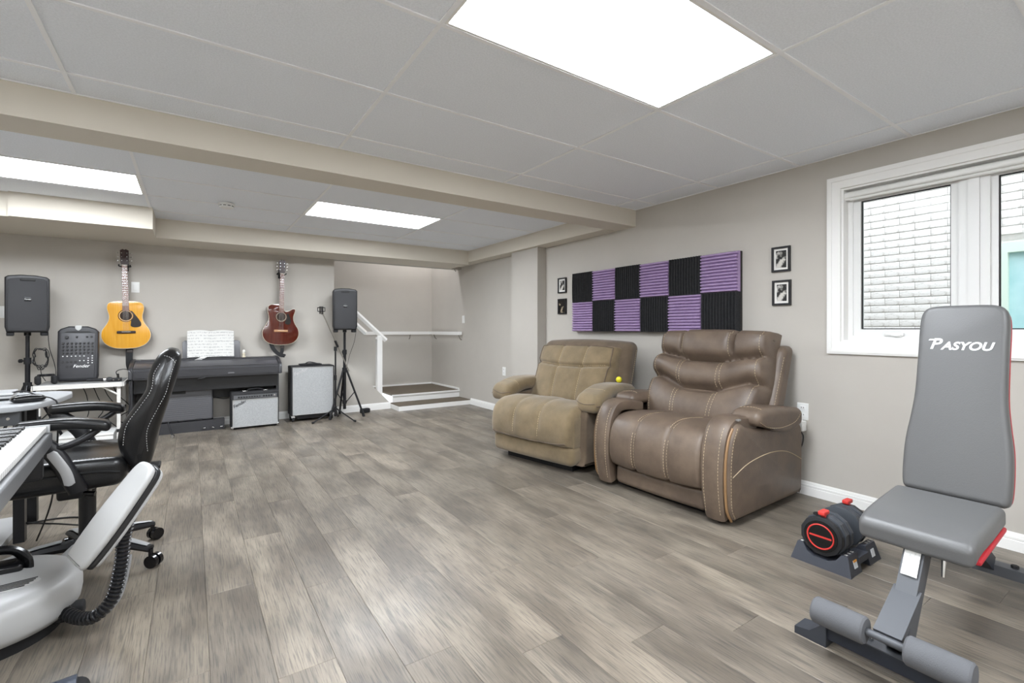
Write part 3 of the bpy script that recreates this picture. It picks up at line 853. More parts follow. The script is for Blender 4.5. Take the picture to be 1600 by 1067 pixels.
# outlets and switches
def plate(loc, face, label, kind):
    t = thing('wall_outlet' if kind != 'switch' else 'light_switch', loc, {'x': 0, 'y': -pi/2*1}[face], label, 'outlet' if kind != 'switch' else 'switch')
    B().rbox((-0.003, 0, 0), (0.008, 0.072, 0.115), 0.003, k=2).obj('cover_plate', M_plastic_white, t)
    if kind == 'outlet':
        for z in (-0.024, 0.024):
            s_ = B().rbox((-0.007, 0, z), (0.005, 0.034, 0.028), 0.002, k=2).obj('socket', M_plastic_white, t)
            d = B(); d.box((-0.0098, -0.007, z+0.003), (0.001, 0.003, 0.009)); d.box((-0.0098, 0.007, z+0.003), (0.001, 0.003, 0.009)); d.obj('slots', M_dark_slot, s_)
    else:
        B().rbox((-0.007, 0, 0), (0.006, 0.034, 0.066), 0.002, k=2).obj('rocker', M_plastic_white, t)
    return t
M_cable = mat('black_cable', '#121214', 0.5)
o1 = plate((XW, 2.838, 0.563), 'x', 'white wall outlet with black plug between the two recliners', 'outlet')
t = thing('extension_cord', (XW-0.012, 2.838, 0.587), 0, 'black plug and cord running from outlet behind tan recliner', 'cord')
B().rbox((-0.012, 0, 0), (0.03, 0.024, 0.022), 0.005).obj('plug', M_cable, t)
B().tube(spline([(-0.025, 0, 0), (-0.07, 0.04, -0.02), (-0.09, 0.18, -0.06), (-0.07, 0.34, -0.12), (-0.05, 0.40, -0.3), (-0.06, 0.42, -0.55)], 8), 0.004, n=6).obj('cord', M_cable, t)
t = thing('extension_cord', (XW-0.012, 2.838, 0.539), 0, 'lower thin black cord hanging from outlet between the two recliners', 'cord')
B().rbox((-0.010, 0, 0), (0.024, 0.022, 0.020), 0.005).obj('plug', M_cable, t)
B().tube(spline([(-0.02, 0, 0), (-0.05, 0.01, -0.03), (-0.055, 0.04, -0.12), (-0.05, 0.05, -0.3), (-0.06, 0.06, -0.53)], 8), 0.003, n=6).obj('cord', M_cable, t)
o2 = plate((XW, 1.566, 0.563), 'x', 'white wall outlet half hidden behind the brown recliner', 'outlet')
t = thing('power_adapter', (XW-0.012, 1.566, 0.45), 0, 'white power adapter with black cord behind the brown recliner', 'adapter')
B().rbox((-0.028, 0, 0.02), (0.055, 0.06, 0.07), 0.008, k=2).obj('adapter_body', M_plastic_white, t)
B().bb((-0.012, -0.005, 0.05), (-0.002, 0.005, 0.085)).obj('prong_block', M_plastic_white, t)
B().tube(spline([(-0.03, 0, -0.015), (-0.03, -0.02, -0.05), (-0.05, -0.015, -0.12), (-0.06, 0.05, -0.25), (-0.05, 0.1, -0.44)], 8), 0.004, n=6).obj('cord', M_cable, t)
plate((XW, 5.31, 0.56), 'x', 'white wall outlet left of the tan recliner beyond the column', 'outlet')
plate((XW, 6.457, 1.275), 'x', 'white light switch on the stairwell wall above the handrail', 'switch')
def platey(x, z, label):
    t = thing('light_switch', (x, YB, z), pi/2, label, 'switch')
    B().rbox((-0.003, 0, 0), (0.008, 0.072, 0.115), 0.003, k=2).obj('cover_plate', M_plastic_white, t)
    B().rbox((-0.007, 0, 0), (0.006, 0.034, 0.066), 0.002, k=2).obj('rocker', M_plastic_white, t)
platey(-0.506, 1.578, 'white light switch beside the neck of the yellow guitar')
platey(-1.517, 1.29, 'white light switch beside the speaker on the tall stand')
# ================================================================ instruments along the back wall
M_blk = mat('black_plastic', '#17171a', 0.45, bump=0.12, bscale=300)
M_blk_g = mat('black_gloss', '#111113', 0.18)
M_metal_b = mat('black_metal', '#1d1d20', 0.35, 0.3)
M_chrome = mat('chrome', '#c9c9c9', 0.15, 1.0)
M_grille = mat('speaker_grille', '#3b3b3d', 0.6, 0.2, col2='#343436', nscale=400, bump=0.5, bscale=900)
M_rubber = mat('rubber', '#18181a', 0.8)
M_logo = mat('silver_logo', '#d8d8d8', 0.3, 0.4)
M_cream = mat('cream_plastic', '#d8cfb8', 0.4)

# ---- guitars: local X across, Y out of wall is -Y, Z up from body bottom
def guitar(loc, rot, label, topc, sidec, cut, pick, brid, headc):
    t = thing('acoustic_guitar', loc, 0, label, 'guitar', 'guitars hung on the back wall')
    t.rotation_euler = rot
    half = [(0.0, 0.0), (0.004, 0.07), (0.02, 0.125), (0.055, 0.172), (0.105, 0.198), (0.15, 0.203), (0.20, 0.192), (0.255, 0.160), (0.305, 0.140), (0.35, 0.138), (0.40, 0.149), (0.44, 0.152), (0.475, 0.138), (0.495, 0.095), (0.502, 0.0)]
    left = [(-w, z) for z, w in half]
    if cut:
        hr = [(0.0, 0.0), (0.004, 0.07), (0.02, 0.125), (0.055, 0.172), (0.105, 0.198), (0.15, 0.203), (0.20, 0.192), (0.255, 0.160), (0.305, 0.140), (0.35, 0.138), (0.395, 0.150), (0.425, 0.158), (0.447, 0.150), (0.448, 0.125), (0.425, 0.095), (0.412, 0.06), (0.43, 0.03), (0.502, 0.02)]
    else: hr = half
    right = [(w, z) for z, w in hr]
    L1 = spline([(a, b_, 0) for a, b_ in left], 4); R1 = spline([(a, b_, 0) for a, b_ in right], 4)
    poly = [(p.x, p.y) for p in R1]+[(p.x, p.y) for p in reversed(L1)]
    out = []
    for p in poly:
        if not out or (Vector(p)-Vector(out[-1])).length > 0.003: out.append(p)
    if (Vector(out[0])-Vector(out[-1])).length < 0.003: out.pop()
    poly = out
    DF, DB = -0.115, -0.018
    B().prism(poly, DB, DF+0.003, 'y').obj('body', mat(sidec[0], *sidec[1:]), t, ang=30)
    n = len(poly)
    B().rprism(poly, DF+0.004, DF, 0.003, 'y', k=2).obj('soundboard', topc, t, ang=30)
    B().tube([(p[0]*1.0, DF+0.002, p[1]) for p in poly], 0.0028, n=5, closed=True).obj('binding', M_cream, t)
    zc = 0.345
    def disc(r, y, m, name, th=0.0015):
        B().cyl((0, y, zc), (0, y-th, zc), r, n=32).obj(name, m, t)
    ring = B(); ring.tube([(0.062*cos(a), DF-0.0005, zc+0.062*sin(a)) for a in [2*pi*i/32 for i in range(32)]], (0.008, 0.0012) and 0.0035, n=5, closed=True); ring.obj('rosette', mat('rosette', '#4a2c1c', 0.4), t)
    ring = B(); ring.tube([(0.054*cos(a), DF-0.0005, zc+0.054*sin(a)) for a in [2*pi*i/32 for i in range(32)]], 0.0018, n=5, closed=True); ring.obj('rosette', M_cream, t)
    disc(0.050, DF+0.0005, mat('soundhole_dark', '#2b1c12', 0.8), 'soundhole')
    pg = [(p.x, p.y) for p in spline([(a, b_, 0) for a, b_ in pick], 5, True)]
    B().prism(pg, DF-0.0005, DF-0.003, 'y').obj('pickguard', mat('pickguard_black', '#1b1513', 0.15), t)
    br = B().rbox((0, DF-0.006, 0.172), (0.155, 0.012, 0.028), 0.005, k=2).obj('bridge', brid, t)
    B().box((0, DF-0.013, 0.176), (0.075, 0.003, 0.003)).obj('saddle', M_cream, br)
    # neck
    B().rbox((0, -0.106, 0.675), (0.050, 0.020, 0.40), 0.008, k=3).obj('neck', headc, t)
    fb = B(); fb.prism([(-0.028, 0.395), (0.028, 0.395), (0.0225, 0.875), (-0.0225, 0.875)], -0.117, -0.124, 'y'); fbo = fb.obj('fretboard', mat('rosewood', '#6d4a3d', 0.5, col2='#7d584a', nscale=20), t)
    fr = B()
    for i in range(18):
        z = 0.875-0.65*(1-2**(-(i+1)/12.0)); w = 0.0225+0.0055*(0.875-z)/0.48
        if z > 0.40: fr.box((0, -0.1245, z), (2*w, 0.0016, 0.0022))
    fr.obj('frets', M_chrome, fbo)
    dt = B()
    for z in (0.742, 0.69, 0.645, 0.605, 0.545): dt.cyl((0, -0.1238, z), (0, -0.1246, z), 0.0035, n=10)
    dt.obj('inlay_dots', M_cream, fbo)
    B().box((0, -0.122, 0.878), (0.044, 0.010, 0.005)).obj('nut', M_cream, t)
    hd = B(); hd.prism([(-0.024, 0.875), (0.024, 0.875), (0.034, 0.905), (0.036, 1.035), (0.012, 1.048), (0, 1.040), (-0.012, 1.048), (-0.036, 1.035), (-0.034, 0.905)], -0.094, -0.110, 'y'); hdo = hd.obj('headstock', headc, t)
    for sg in (-1, 1):
        for z in (0.925, 0.965, 1.005):
            g = B(); g.cyl((sg*0.030, -0.102, z), (sg*0.052, -0.102, z), 0.003, n=8); g.rbox((sg*0.056, -0.102, z), (0.010, 0.007, 0.015), 0.003, k=2); g.cyl((sg*0.022, -0.110, z), (sg*0.022, -0.122, z), 0.004, n=10); g.obj('tuner', M_chrome, t)
    stg = B()
    for i in range(6):
        a = -0.0165+0.0066*i; c_ = -0.024+0.0096*i
        stg.cyl((c_, DF-0.013, 0.176), (a, -0.127, 0.88), 0.0005, n=4)
    stg.obj('strings', M_chrome, t)
    return t, DF
spruce = mat('yellow_spruce', '#d99a2c', 0.22, col2='#e0a63c', nscale=5, stretch=(40, 1, 1), coat=0.3)
mahog = mat('glossy_mahogany', '#4a1a12', 0.08, col2='#5a2418', nscale=5, stretch=(30, 1, 1), coat=0.6)
m_rose_b = mat('dark_bridge', '#2c1a14', 0.5); m_light_b = mat('pale_bridge', '#b98a63', 0.5)
m_head = mat('dark_red_headstock', '#2c0f0c', 0.35)
pick1 = [(0.040, 0.385), (0.058, 0.360), (0.062, 0.335), (0.045, 0.305), (0.040, 0.275), (0.040, 0.235), (0.075, 0.222), (0.118, 0.232), (0.125, 0.265), (0.105, 0.310), (0.075, 0.36), (0.050, 0.395)]
pick2 = [(0.060, 0.375), (0.062, 0.345), (0.055, 0.31), (0.045, 0.285), (0.045, 0.265), (0.075, 0.250), (0.105, 0.265), (0.108, 0.31), (0.095, 0.35), (0.075, 0.385)]
g1, _ = guitar((-0.568, YB, 0.922), (radians(0), radians(-1.2), 0), 'yellow spruce-top acoustic guitar hanging above the white folding table', spruce, ('yellow_guitar_side', '#7a4a1e', 0.3), False, pick1, m_rose_b, m_head)
g2, _ = guitar((0.905, YB, 0.932), (radians(0), radians(1.2), radians(0)), 'glossy dark red mahogany cutaway acoustic guitar hanging above the digital piano', mahog, ('mahogany_side', '#47170f', 0.2), True, pick2, m_light_b, m_head)
for gx, lab in ((-0.586, 'black wall hanger holding the yellow acoustic guitar'), (0.917, 'black wall hanger holding the dark red acoustic guitar')):
    t = thing('guitar_hanger', (gx, YB, 1.80 if gx < 0 else 1.812), 0, lab, 'wall hook', 'guitar hangers on the back wall')
    B().rbox((0, -0.008, 0.0), (0.05, 0.016, 0.11), 0.006, k=2).obj('wall_plate', M_blk, t)
    y = B(); y.tube(spline([(0, -0.016, -0.012), (0, -0.05, -0.012), (0.045, -0.07, -0.010), (0.046, -0.125, -0.008), (0.046, -0.132, 0.005)], 5), 0.006); y.tube(spline([(0, -0.05, -0.012), (-0.045, -0.07, -0.010), (-0.046, -0.125, -0.008), (-0.046, -0.132, 0.005)], 5), 0.006); y.obj('yoke', M_rubber, t)
# guitar straps
M_strap = mat('black_strap', '#1b1b1d', 0.8)
def ribbon(path, w, th, b=None, flat=(1, 0, 0)):
    b = b or B(); P = spline(path, 8)
    b.tube(P, [(w/2, th/2)]*len(P), n=6, flat=flat); return b
t = thing('guitar_strap', (-0.54, YB-0.07, 0.90), 0, 'black strap dangling from the bottom of the yellow guitar', 'strap')
ribbon([(-0.01, 0, 0.015), (-0.01, -0.02, -0.08), (-0.005, -0.02, -0.17), (0.025, -0.02, -0.27), (0.01, -0.02, -0.36)], 0.06, 0.006).obj('strap_band', M_strap, t)
B().rbox((-0.008, -0.012, -0.01), (0.05, 0.014, 0.03), 0.005, k=2).obj('strap_end', mat('strap_leather', '#3a3330', 0.6), t)
t = thing('guitar_strap', (0.905, YB-0.07, 0.905), 0, 'black strap looping from the dark red guitar onto the piano end', 'strap')
ribbon([(-0.105, -0.02, 0.06), (-0.085, -0.03, -0.01), (-0.045, -0.04, -0.065), (0.0, -0.05, -0.098), (0.045, -0.06, -0.108)], 0.045, 0.005).obj('strap_band', M_strap, t)
ribbon([(0.022, -0.01, 0.01), (0.018, -0.03, -0.05), (0.010, -0.04, -0.088), (0.05, -0.06, -0.11)], 0.040, 0.005).obj('strap_band', M_strap, t)
B().rbox((0.022, -0.015, 0.0), (0.048, 0.014, 0.034), 0.005, k=2).obj('strap_end', MATS['strap_leather'], t)

# ---- portable speakers on stands
def speaker(loc, rz, label, S=1.0):
    t = thing('loudspeaker', loc, rz, label, 'speaker', 'loudspeakers on stands')
    w, h, d = 0.29, 0.555, 0.25
    prof = [(-w/2+0.012, 0.03), (-w/2, 0.08), (-w/2, h-0.03), (-w/2+0.02, h-0.012), (-0.05, h), (0.05, h), (w/2-0.02, h-0.012), (w/2, h-0.03), (w/2, 0.08), (w/2-0.012, 0.03)]
    B().rprism(prof, d/2, -d/2+0.03, 0.015, 'y', k=3).obj('cabinet', M_blk, t)
    bz = B(); bz.rprism(prof, -d/2+0.031, -d/2, 0.012, 'y', k=3); bz.obj('bezel', M_blk, t)
    gp = [(x_*0.90, 0.045+(z-0.03)*0.945) for x_, z in prof]
    gp = [(-w/2+0.025, 0.045), (-w/2+0.018, 0.09), (-w/2+0.018, h-0.055), (-w/2+0.035, h-0.04), (-0.05, h-0.028), (0.05, h-0.028), (w/2-0.035, h-0.04), (w/2-0.018, h-0.055), (w/2-0.018, 0.09), (w/2-0.025, 0.045)]
    B().rprism(gp, -d/2-0.001, -d/2-0.010, 0.005, 'y', k=2).obj('grille', M_grille, t)
    hs = B(); hs.rbox((0, -d/2-0.008, h-0.045), (0.10, 0.012, 0.022), 0.005, k=2); hs.obj('handle_slot', M_dark_slot, t)
    bd = B().rbox((0, -d/2-0.011, h*0.60), (0.045, 0.004, 0.036), 0.002, k=1).obj('badge', M_blk_g, t)
    text_part('lettering', 'Fender', 0.016, M_logo, bd, Matrix.Translation((0, -d/2-0.0135, h*0.60)) @ Euler((pi/2, 0, 0)).to_matrix().to_4x4(), 0.0004, 0.25)
    for sg in (-1, 1):
        B().rbox((sg*(w/2-0.035), -0.01, 0.017), (0.05, d-0.05, 0.035), 0.008, k=2).obj('foot', M_rubber, t)
    B().cyl((0, 0, 0.0), (0, 0, 0.06), 0.024, n=16).obj('pole_socket', M_blk, t)
    return t
def tripod(loc, rz, ztop, label, hub=0.62, spread=0.40, wide=True):
    t = thing('speaker_stand', loc, rz, label, 'stand', 'tripod stands for the loudspeakers')
    B().cyl((0, 0, 0.10), (0, 0, hub+0.25), 0.019, n=14).obj('lower_pole', M_metal_b, t)
    B().cyl((0, 0, hub+0.22), (0, 0, ztop), 0.015, n=14).obj('upper_pole', M_metal_b, t)
    k = B(); k.cyl((0, 0, hub+0.20), (0, 0, hub+0.26), 0.026, n=14); k.cyl((0.02, 0, hub+0.23), (0.06, 0, hub+0.23), 0.008, n=10); k.cyl((0.055, 0, hub+0.23), (0.068, 0, hub+0.23), 0.018, n=12); k.obj('clamp', M_rubber, t)
    B().cyl((0, 0, hub-0.03), (0, 0, hub+0.03), 0.030, n=14).obj('collar', M_rubber, t)
    B().cyl((0, 0, 0.17), (0, 0, 0.21), 0.027, n=14).obj('collar', M_rubber, t)
    for i in range(3):
        a = 2*pi*i/3
        l = B().cyl((0.025*cos(a), 0.025*sin(a), hub), (spread*cos(a), spread*sin(a), 0.018), 0.0125, n=10).obj('leg', M_metal_b, t)
        B().cyl((0.96*spread*cos(a), 0.96*spread*sin(a), 0.045), (spread*1.01*cos(a), spread*1.01*sin(a), 0.0), 0.017, n=12).obj('rubber_foot', M_rubber, l)
        B().cyl((0.022*cos(a), 0.022*sin(a), 0.19), (0.5*spread*cos(a), 0.5*spread*sin(a), hub*0.52), 0.006, n=8).obj('brace', M_metal_b, t)
    return t
SP2 = (1.628, 6.245)
tripod((*SP2, 0), radians(90), 1.084, 'black tripod speaker stand in front of the sloping stair wall', 0.60, 0.24)
speaker((*SP2, 1.085), radians(-11), 'black loudspeaker on tripod stand beside the stair opening')
SP1 = (-1.265, 6.17)
tripod((*SP1, 0), radians(150), 1.064, 'black tripod speaker stand beside the white folding table', 0.60, 0.28)
speaker((*SP1, 1.065), radians(12), 'black loudspeaker on tripod stand beside the yellow guitar')
# coil of cable hung on the stand and speaker lead
t = thing('cable_coil', (-1.19, 6.13, 0.86), 0, 'tangled black cable coil hooked on the speaker stand pole', 'cable')
rnd = random.Random(4); cb = B()
for k in range(4):
    path = []
    for i in range(15):
        a = 2*pi*i/14+k; path.append((0.05*cos(a)*(0.7+0.5*rnd.random())+0.02, 0.02*rnd.uniform(-1, 1), 0.10*sin(a)*(0.7+0.5*rnd.random())))
    cb.tube(spline(path, 4), 0.0035, n=5)
cb.obj('loops', M_cable, t)
B().tube(spline([(0.02, 0.0, -0.09), (0.03, -0.02, -0.16), (0.06, -0.03, -0.22)], 6), 0.0035, n=5).obj('tail', M_cable, t)
t = thing('speaker_cable', (-1.12, 6.13, 1.10), 0, 'thin black cable dropping from the speaker near the yellow guitar', 'cable')
B().tube(spline([(0, 0, 0), (0.01, 0, -0.15), (0.04, 0.02, -0.30), (0.05, 0.02, -0.40), (0.03, 0.0, -0.485)], 8), 0.003, n=5).obj('cord', M_cable, t)
t = thing('speaker_cable', (1.72, 6.05, 1.11), 0, 'thin black cable hanging from the speaker by the stairs', 'cable')
B().tube(spline([(0, 0, 0), (-0.02, 0.02, -0.15), (-0.07, 0.05, -0.32), (-0.10, 0.07, -0.48)], 8), 0.0025, n=5).obj('cord', M_cable, t)

# ---- microphone boom stand
t = thing('microphone_stand', (1.46, 6.02, 0), 0, 'black boom stand with shock-mounted microphone beside tripod speaker', 'stand')
B().cyl((0, 0, 0.06), (0, 0, 0.86), 0.010, n=12).obj('pole', M_metal_b, t)
B().cyl((0, 0, 0.50), (0, 0, 0.56), 0.015, n=12).obj('clutch', M_rubber, t)
B().cyl((0, 0, 0.86), (0, 0, 0.91), 0.018, n=12).obj('pivot', M_rubber, t)
B().cyl((-0.155, 0, 1.33), (0.165, 0, 0.60), 0.0075, n=10).obj('boom_arm', mat('grey_steel', '#a19c93', 0.3, 0.8), t)
B().cyl((0.03, 0, 0.905), (-0.005, 0, 0.985), 0.014, n=10).obj('boom_clamp', M_metal_b, t)
for i in range(3):
    a = radians(-50+120*i)
    l = B().cyl((0, 0, 0.16), (0.27*cos(a), 0.27*sin(a), 0.012), 0.008, n=8).obj('leg', M_metal_b, t)
    B().cyl((0.26*cos(a), 0.26*sin(a), 0.016), (0.285*cos(a), 0.285*sin(a), 0.012), 0.012, n=10).obj('rubber_foot', M_rubber, l)
B().cyl((0, 0, 0.06), (0, 0, 0.18), 0.016, n=12).obj('hub', M_metal_b, t)
sm_ = B()
for rr, zz in ((0.042, 1.34), (0.042, 1.385)):
    sm_.tube([(-0.165+rr*cos(a), rr*sin(a), zz) for a in [2*pi*i/20 for i in range(20)]], 0.004, n=5, closed=True)
for i in range(4):
    a = 2*pi*i/4; sm_.cyl((-0.165+0.042*cos(a), 0.042*sin(a), 1.34), (-0.165+0.042*cos(a), 0.042*sin(a), 1.385), 0.004, n=6)
sm_.obj('shock_mount', M_metal_b, t)
mc = B(); mc.cyl((-0.165, 0, 1.31), (-0.165, 0, 1.40), 0.024, n=16); mc.obj('microphone', mat('mic_silver', '#5b5854', 0.35, 0.7), t)
B().tube([(-0.165, 0, 1.31), (-0.15, 0, 1.315)], 0.008).obj('mount_joint', M_metal_b, t)

# ---- white folding table
M_tablew = mat('white_table_metal', '#dcdad5', 0.4)
TX0, TX1, TY0, TY1, TZ = -1.19, -0.562, 5.98, 6.46, 0.612
t = thing('folding_table', ((TX0+TX1)/2, (TY0+TY1)/2, 0), 0, 'white metal folding table carrying the portable mixer', 'table')
hw, hd = (TX1-TX0)/2, (TY1-TY0)/2
B().rbox((0, 0, TZ-0.012), (2*hw, 2*hd, 0.024), 0.006, k=2).obj('tabletop', mat('table_grey_top', '#8f8f8e', 0.45), t)
r = B(); rect = [(-hw, -hd), (hw, -hd), (hw, hd), (-hw, hd)]
r.bb((-hw-0.004, -hd-0.012, TZ-0.045), (hw+0.004, -hd, TZ-0.004)); r.bb((-hw-0.004, hd, TZ-0.045), (hw+0.004, hd+0.012, TZ-0.004)); r.bb((hw, -hd-0.012, TZ-0.045), (hw+0.012, hd+0.012, TZ-0.004)); r.bb((-hw-0.012, -hd-0.012, TZ-0.045), (-hw, hd+0.012, TZ-0.004)); r.obj('apron', M_tablew, t)
for sx in (-1, 1):
    for sy in (-1, 1):
        l = B().bb((sx*(hw-0.03)-0.014, sy*(hd-0.02)-0.014, 0.0), (sx*(hw-0.03)+0.014, sy*(hd-0.02)+0.014, TZ-0.03)).obj('leg', M_tablew, t)
        for z in (0.30, 0.12):
            B().bb((sx*(hw-0.03)-0.0155, sy*(hd-0.02)-0.0155, z), (sx*(hw-0.03)+0.0155, sy*(hd-0.02)+0.0155, z+0.03)).obj('black_band', M_rubber, l)
    B().tube([(sx*(hw-0.03), -hd+0.02, TZ-0.13), (sx*(hw-0.16), -hd+0.02, TZ-0.04)], 0.009, n=6).obj('brace', M_tablew, t)

# ---- portable powered mixer
t = thing('audio_mixer', (-0.918, 6.20, TZ+0.006), radians(2), 'grey portable audio mixer with rows of knobs on the folding table', 'mixer')
t.rotation_euler = (radians(-7), 0, radians(2))
w, h = 0.298, 0.535
prof = [(-w/2+0.01, 0.004), (-w/2, 0.05), (-w/2, h-0.05), (-w/2+0.02, h-0.025), (-0.07, h), (0.07, h), (w/2-0.02, h-0.025), (w/2, h-0.05), (w/2, 0.05), (w/2-0.01, 0.004)]
M_mix = mat('mixer_grey', '#2b2b2e', 0.5, bump=0.1, bscale=300)
B().rprism(prof, 0.055, -0.055, 0.02, 'y', k=3).obj('housing', M_mix, t)
B().rbox((0, -0.056, 0.245), (0.248, 0.008, 0.44), 0.003, k=1).obj('control_panel', mat('mixer_panel', '#3d3d40', 0.45), t)
hcut = B(); hcut.rprism([(-0.10, h-0.065), (0.10, h-0.065), (0.08, h-0.05), (-0.08, h-0.05)], -0.0545, -0.0575, 0.001, 'y', k=1); hcut.obj('handle_recess', M_dark_slot, t)
B().rprism([(p.x, p.y) for p in spline([(-0.024, h+0.004, 0), (-0.022, h-0.025, 0), (0, h-0.045, 0), (0.022, h-0.025, 0), (0.024, h+0.004, 0)], 5)], -0.045, -0.062, 0.003, 'y', k=2).obj('latch', mat('latch_grey', '#b7b8b6', 0.4), t)
M_knob = mat('knob_black', '#151517', 0.4); M_knobw = mat('knob_white', '#d9d9d9', 0.4)
kn = B(); kn.cyl((0, 0, 0), (0, -0.014, 0), 0.0095, 0.008, n=10); kn.box((0, -0.0145, 0.003), (0.002, 0.002, 0.009)); kme = kn.mesh('knob', M_knob)
kwm = B().cyl((0, 0, 0), (0, -0.010, 0), 0.006, 0.005, n=8).mesh('button', M_knobw)
for r_ in range(4):
    for c_ in range(8): inst(kme, 'knob', (-0.106+0.0303*c_, -0.060, 0.367-0.0315*r_), t)
for x_ in (-0.082,): inst(kme, 'knob', (x_, -0.060, 0.425), t).scale = (1.6, 1.2, 1.6)
for x_ in (-0.01, 0.065, 0.098): inst(kme, 'knob', (x_, -0.060, 0.43), t)
for c_ in range(8):
    if c_ != 6: inst(kwm, 'button', (-0.106+0.0303*c_, -0.060, 0.24), t)
for z in (0.218, 0.195, 0.172):
    for x_ in (0.076, 0.106): inst(kwm, 'button', (x_, -0.060, z), t)
for x_ in (0.015, 0.045): inst(kwm, 'button', (x_, -0.060, 0.195), t)
jk = B().cyl((0, 0, 0), (0, -0.004, 0), 0.0105, n=12).mesh('jack', M_knob)
for c_ in range(4): inst(jk, 'jack', (-0.106+0.0303*c_, -0.060, 0.185), t)
for x_ in (-0.076, -0.045): inst(jk, 'jack', (x_, -0.060, 0.14), t)
text_part('lettering', 'Fender', 0.042, M_logo, t, Matrix.Translation((0.025, -0.0612, 0.142)) @ Euler((pi/2, 0, 0)).to_matrix().to_4x4(), 0.0006, 0.3)

# clutter on table: headphones, microphone, clamp lamp, cables
t = thing('headphones', (-1.115, 6.06, TZ), 0.3, 'black headphones lying on the left end of the folding table', 'headphones')
for x_ in (-0.06, 0.05):
    e = B(); e.rbox((x_, 0, 0.042), (0.042, 0.085, 0.08), 0.02, k=4); e.obj('ear_cup', M_rubber, t)
B().tube(spline([(-0.06, 0.0, 0.085), (-0.04, 0.06, 0.082), (0.0, 0.09, 0.080), (0.04, 0.06, 0.082), (0.05, 0, 0.085)], 6), [(0.012, 0.006)]*25, n=8, flat=(0, 0, 1)).obj('headband', M_blk, t)
t = thing('microphone', (-0.74, 6.02, TZ+0.024), radians(4), 'black handheld microphone with silver collar lying on folding table', 'microphone')
B().cyl((-0.09, 0, 0), (0.03, 0, 0), 0.0115, 0.016, n=14).obj('handle', M_rubber, t)
B().cyl((0.03, 0, 0), (0.05, 0, 0), 0.018, n=14).obj('collar', M_chrome, t)
M90 = Matrix.Translation((0.075, 0, 0)) @ Euler((0, pi/2, 0)).to_matrix().to_4x4()
B().lathe([(0.017, -0.025), (0.023, -0.01), (0.0235, 0.005), (0.018, 0.02), (0.005, 0.026)], 16, M=M90).obj('grille_ball', M_grille, t)
t = thing('audio_interface', (-0.612, 6.04, TZ), 0, 'small black audio box with jacks at the table end', 'audio box')
B().rbox((0, 0, 0.018), (0.075, 0.06, 0.035), 0.004, k=2).obj('case', M_blk, t)
for x_ in (-0.02, 0.02): B().cyl((x_, -0.03, 0.02), (x_, -0.046, 0.02), 0.007, n=10).obj('plug', M_chrome, t)
B().cyl((0.01, 0, 0.035), (0.01, 0, 0.075), 0.011, 0.008, n=10).obj('knob', M_blk_g, t)
t = thing('audio_cable', (-0.60, 6.08, TZ+0.02), 0, 'black cable looping from the audio box down past the table leg', 'cable')
B().tube(spline([(0, 0, 0.005), (-0.02, 0, 0.07), (0.03, -0.02, 0.095), (0.09, -0.03, 0.08), (0.11, -0.04, 0.02), (0.085, -0.05, -0.10), (0.095, -0.05, -0.22), (0.075, -0.03, -0.36), (0.09, 0.0, -0.5), (0.08, 0.02, -0.627)], 8), 0.0038, n=6).obj('cord', M_cable, t)
t = thing('cable_bundle', (-0.80, 6.39, 0.0), 0, 'black cables hanging loose under the white folding table', 'cable')
rnd = random.Random(9)
for k in range(4):
    x0 = -0.12+0.08*k
    B().tube(spline([(x0, 0, 0.56), (x0+0.04, -0.02, 0.45), (x0+0.06+0.03*k, -0.05, 0.30), (x0+0.05, -0.04, 0.2), (x0+0.15, -0.06, 0.08), (x0+0.24-0.05*k, -0.05, 0.006)], 8), 0.0042, n=6).obj('cord', M_cable, t)
t = thing('storage_box', (-0.825, 6.10, 0), radians(0), 'low white storage box on the floor under the folding table', 'box')
B().rbox((0, 0, 0.055), (0.39, 0.32, 0.11), 0.008, k=2).obj('box_body', M_plastic_white, t)
B().rbox((0, 0, 0.116), (0.40, 0.332, 0.02), 0.006, k=2).obj('lid', M_plastic_white, t)

# ---- digital piano
M_pia = mat('charcoal_piano', '#323235', 0.38, col2='#38383b', nscale=4, stretch=(1, 1, 20))
M_pia_d = mat('piano_dark_panel', '#1a1a1c', 0.4)
PX0, PX1, PYF, PYB = -0.53, 0.875, 6.09, 6.50
t = thing('digital_piano', ((PX0+PX1)/2, 0, 0), 0, 'charcoal digital piano with closed lid and music rest against the wall', 'piano')
w = (PX1-PX0)/2
sp = [(PYF, 0.615), (PYF, 0.70), (PYF+0.03, 0.735), (PYF+0.22, 0.790), (PYB, 0.800), (PYB, 0.60), (PYF+0.10, 0.60)]
for sg in (-1, 1):
    B().rprism(sp, sg*(w-0.035), sg*w, 0.004, 'x', k=2).obj('end_cheek', M_pia, t)
    ly = PYF+0.02 if sg < 0 else PYF+0.22
    B().bb((sg*(w-0.032), ly, 0.0), (sg*(w-0.004), PYB, 0.60)).obj('leg_panel', M_pia, t)
B().bb((-w+0.036, PYF+0.012, 0.606), (w-0.036, PYB, 0.665)).obj('key_bed', M_pia, t)
B().bb((-w+0.036, PYF+0.003, 0.625), (w-0.036, PYF+0.013, 0.695)).obj('key_slip', M_pia, t)
b = B(); b.rprism([(PYF+0.006, 0.697), (PYF+0.035, 0.728), (PYF+0.215, 0.780), (PYF+0.215, 0.762), (PYF+0.03, 0.70)], -w+0.037, w-0.037, 0.003, 'x', k=2); b.obj('lid', mat('piano_lid', '#4a4a4d', 0.28), t)
B().bb((-w+0.036, PYF+0.225, 0.66), (w-0.036, PYB, 0.795)).obj('top_panel', M_pia, t)
B().bb((-w+0.036, PYF+0.008, 0.722), (w-0.036, PYF+0.012, 0.726)).obj('lid_seam', M_dark_slot, t)
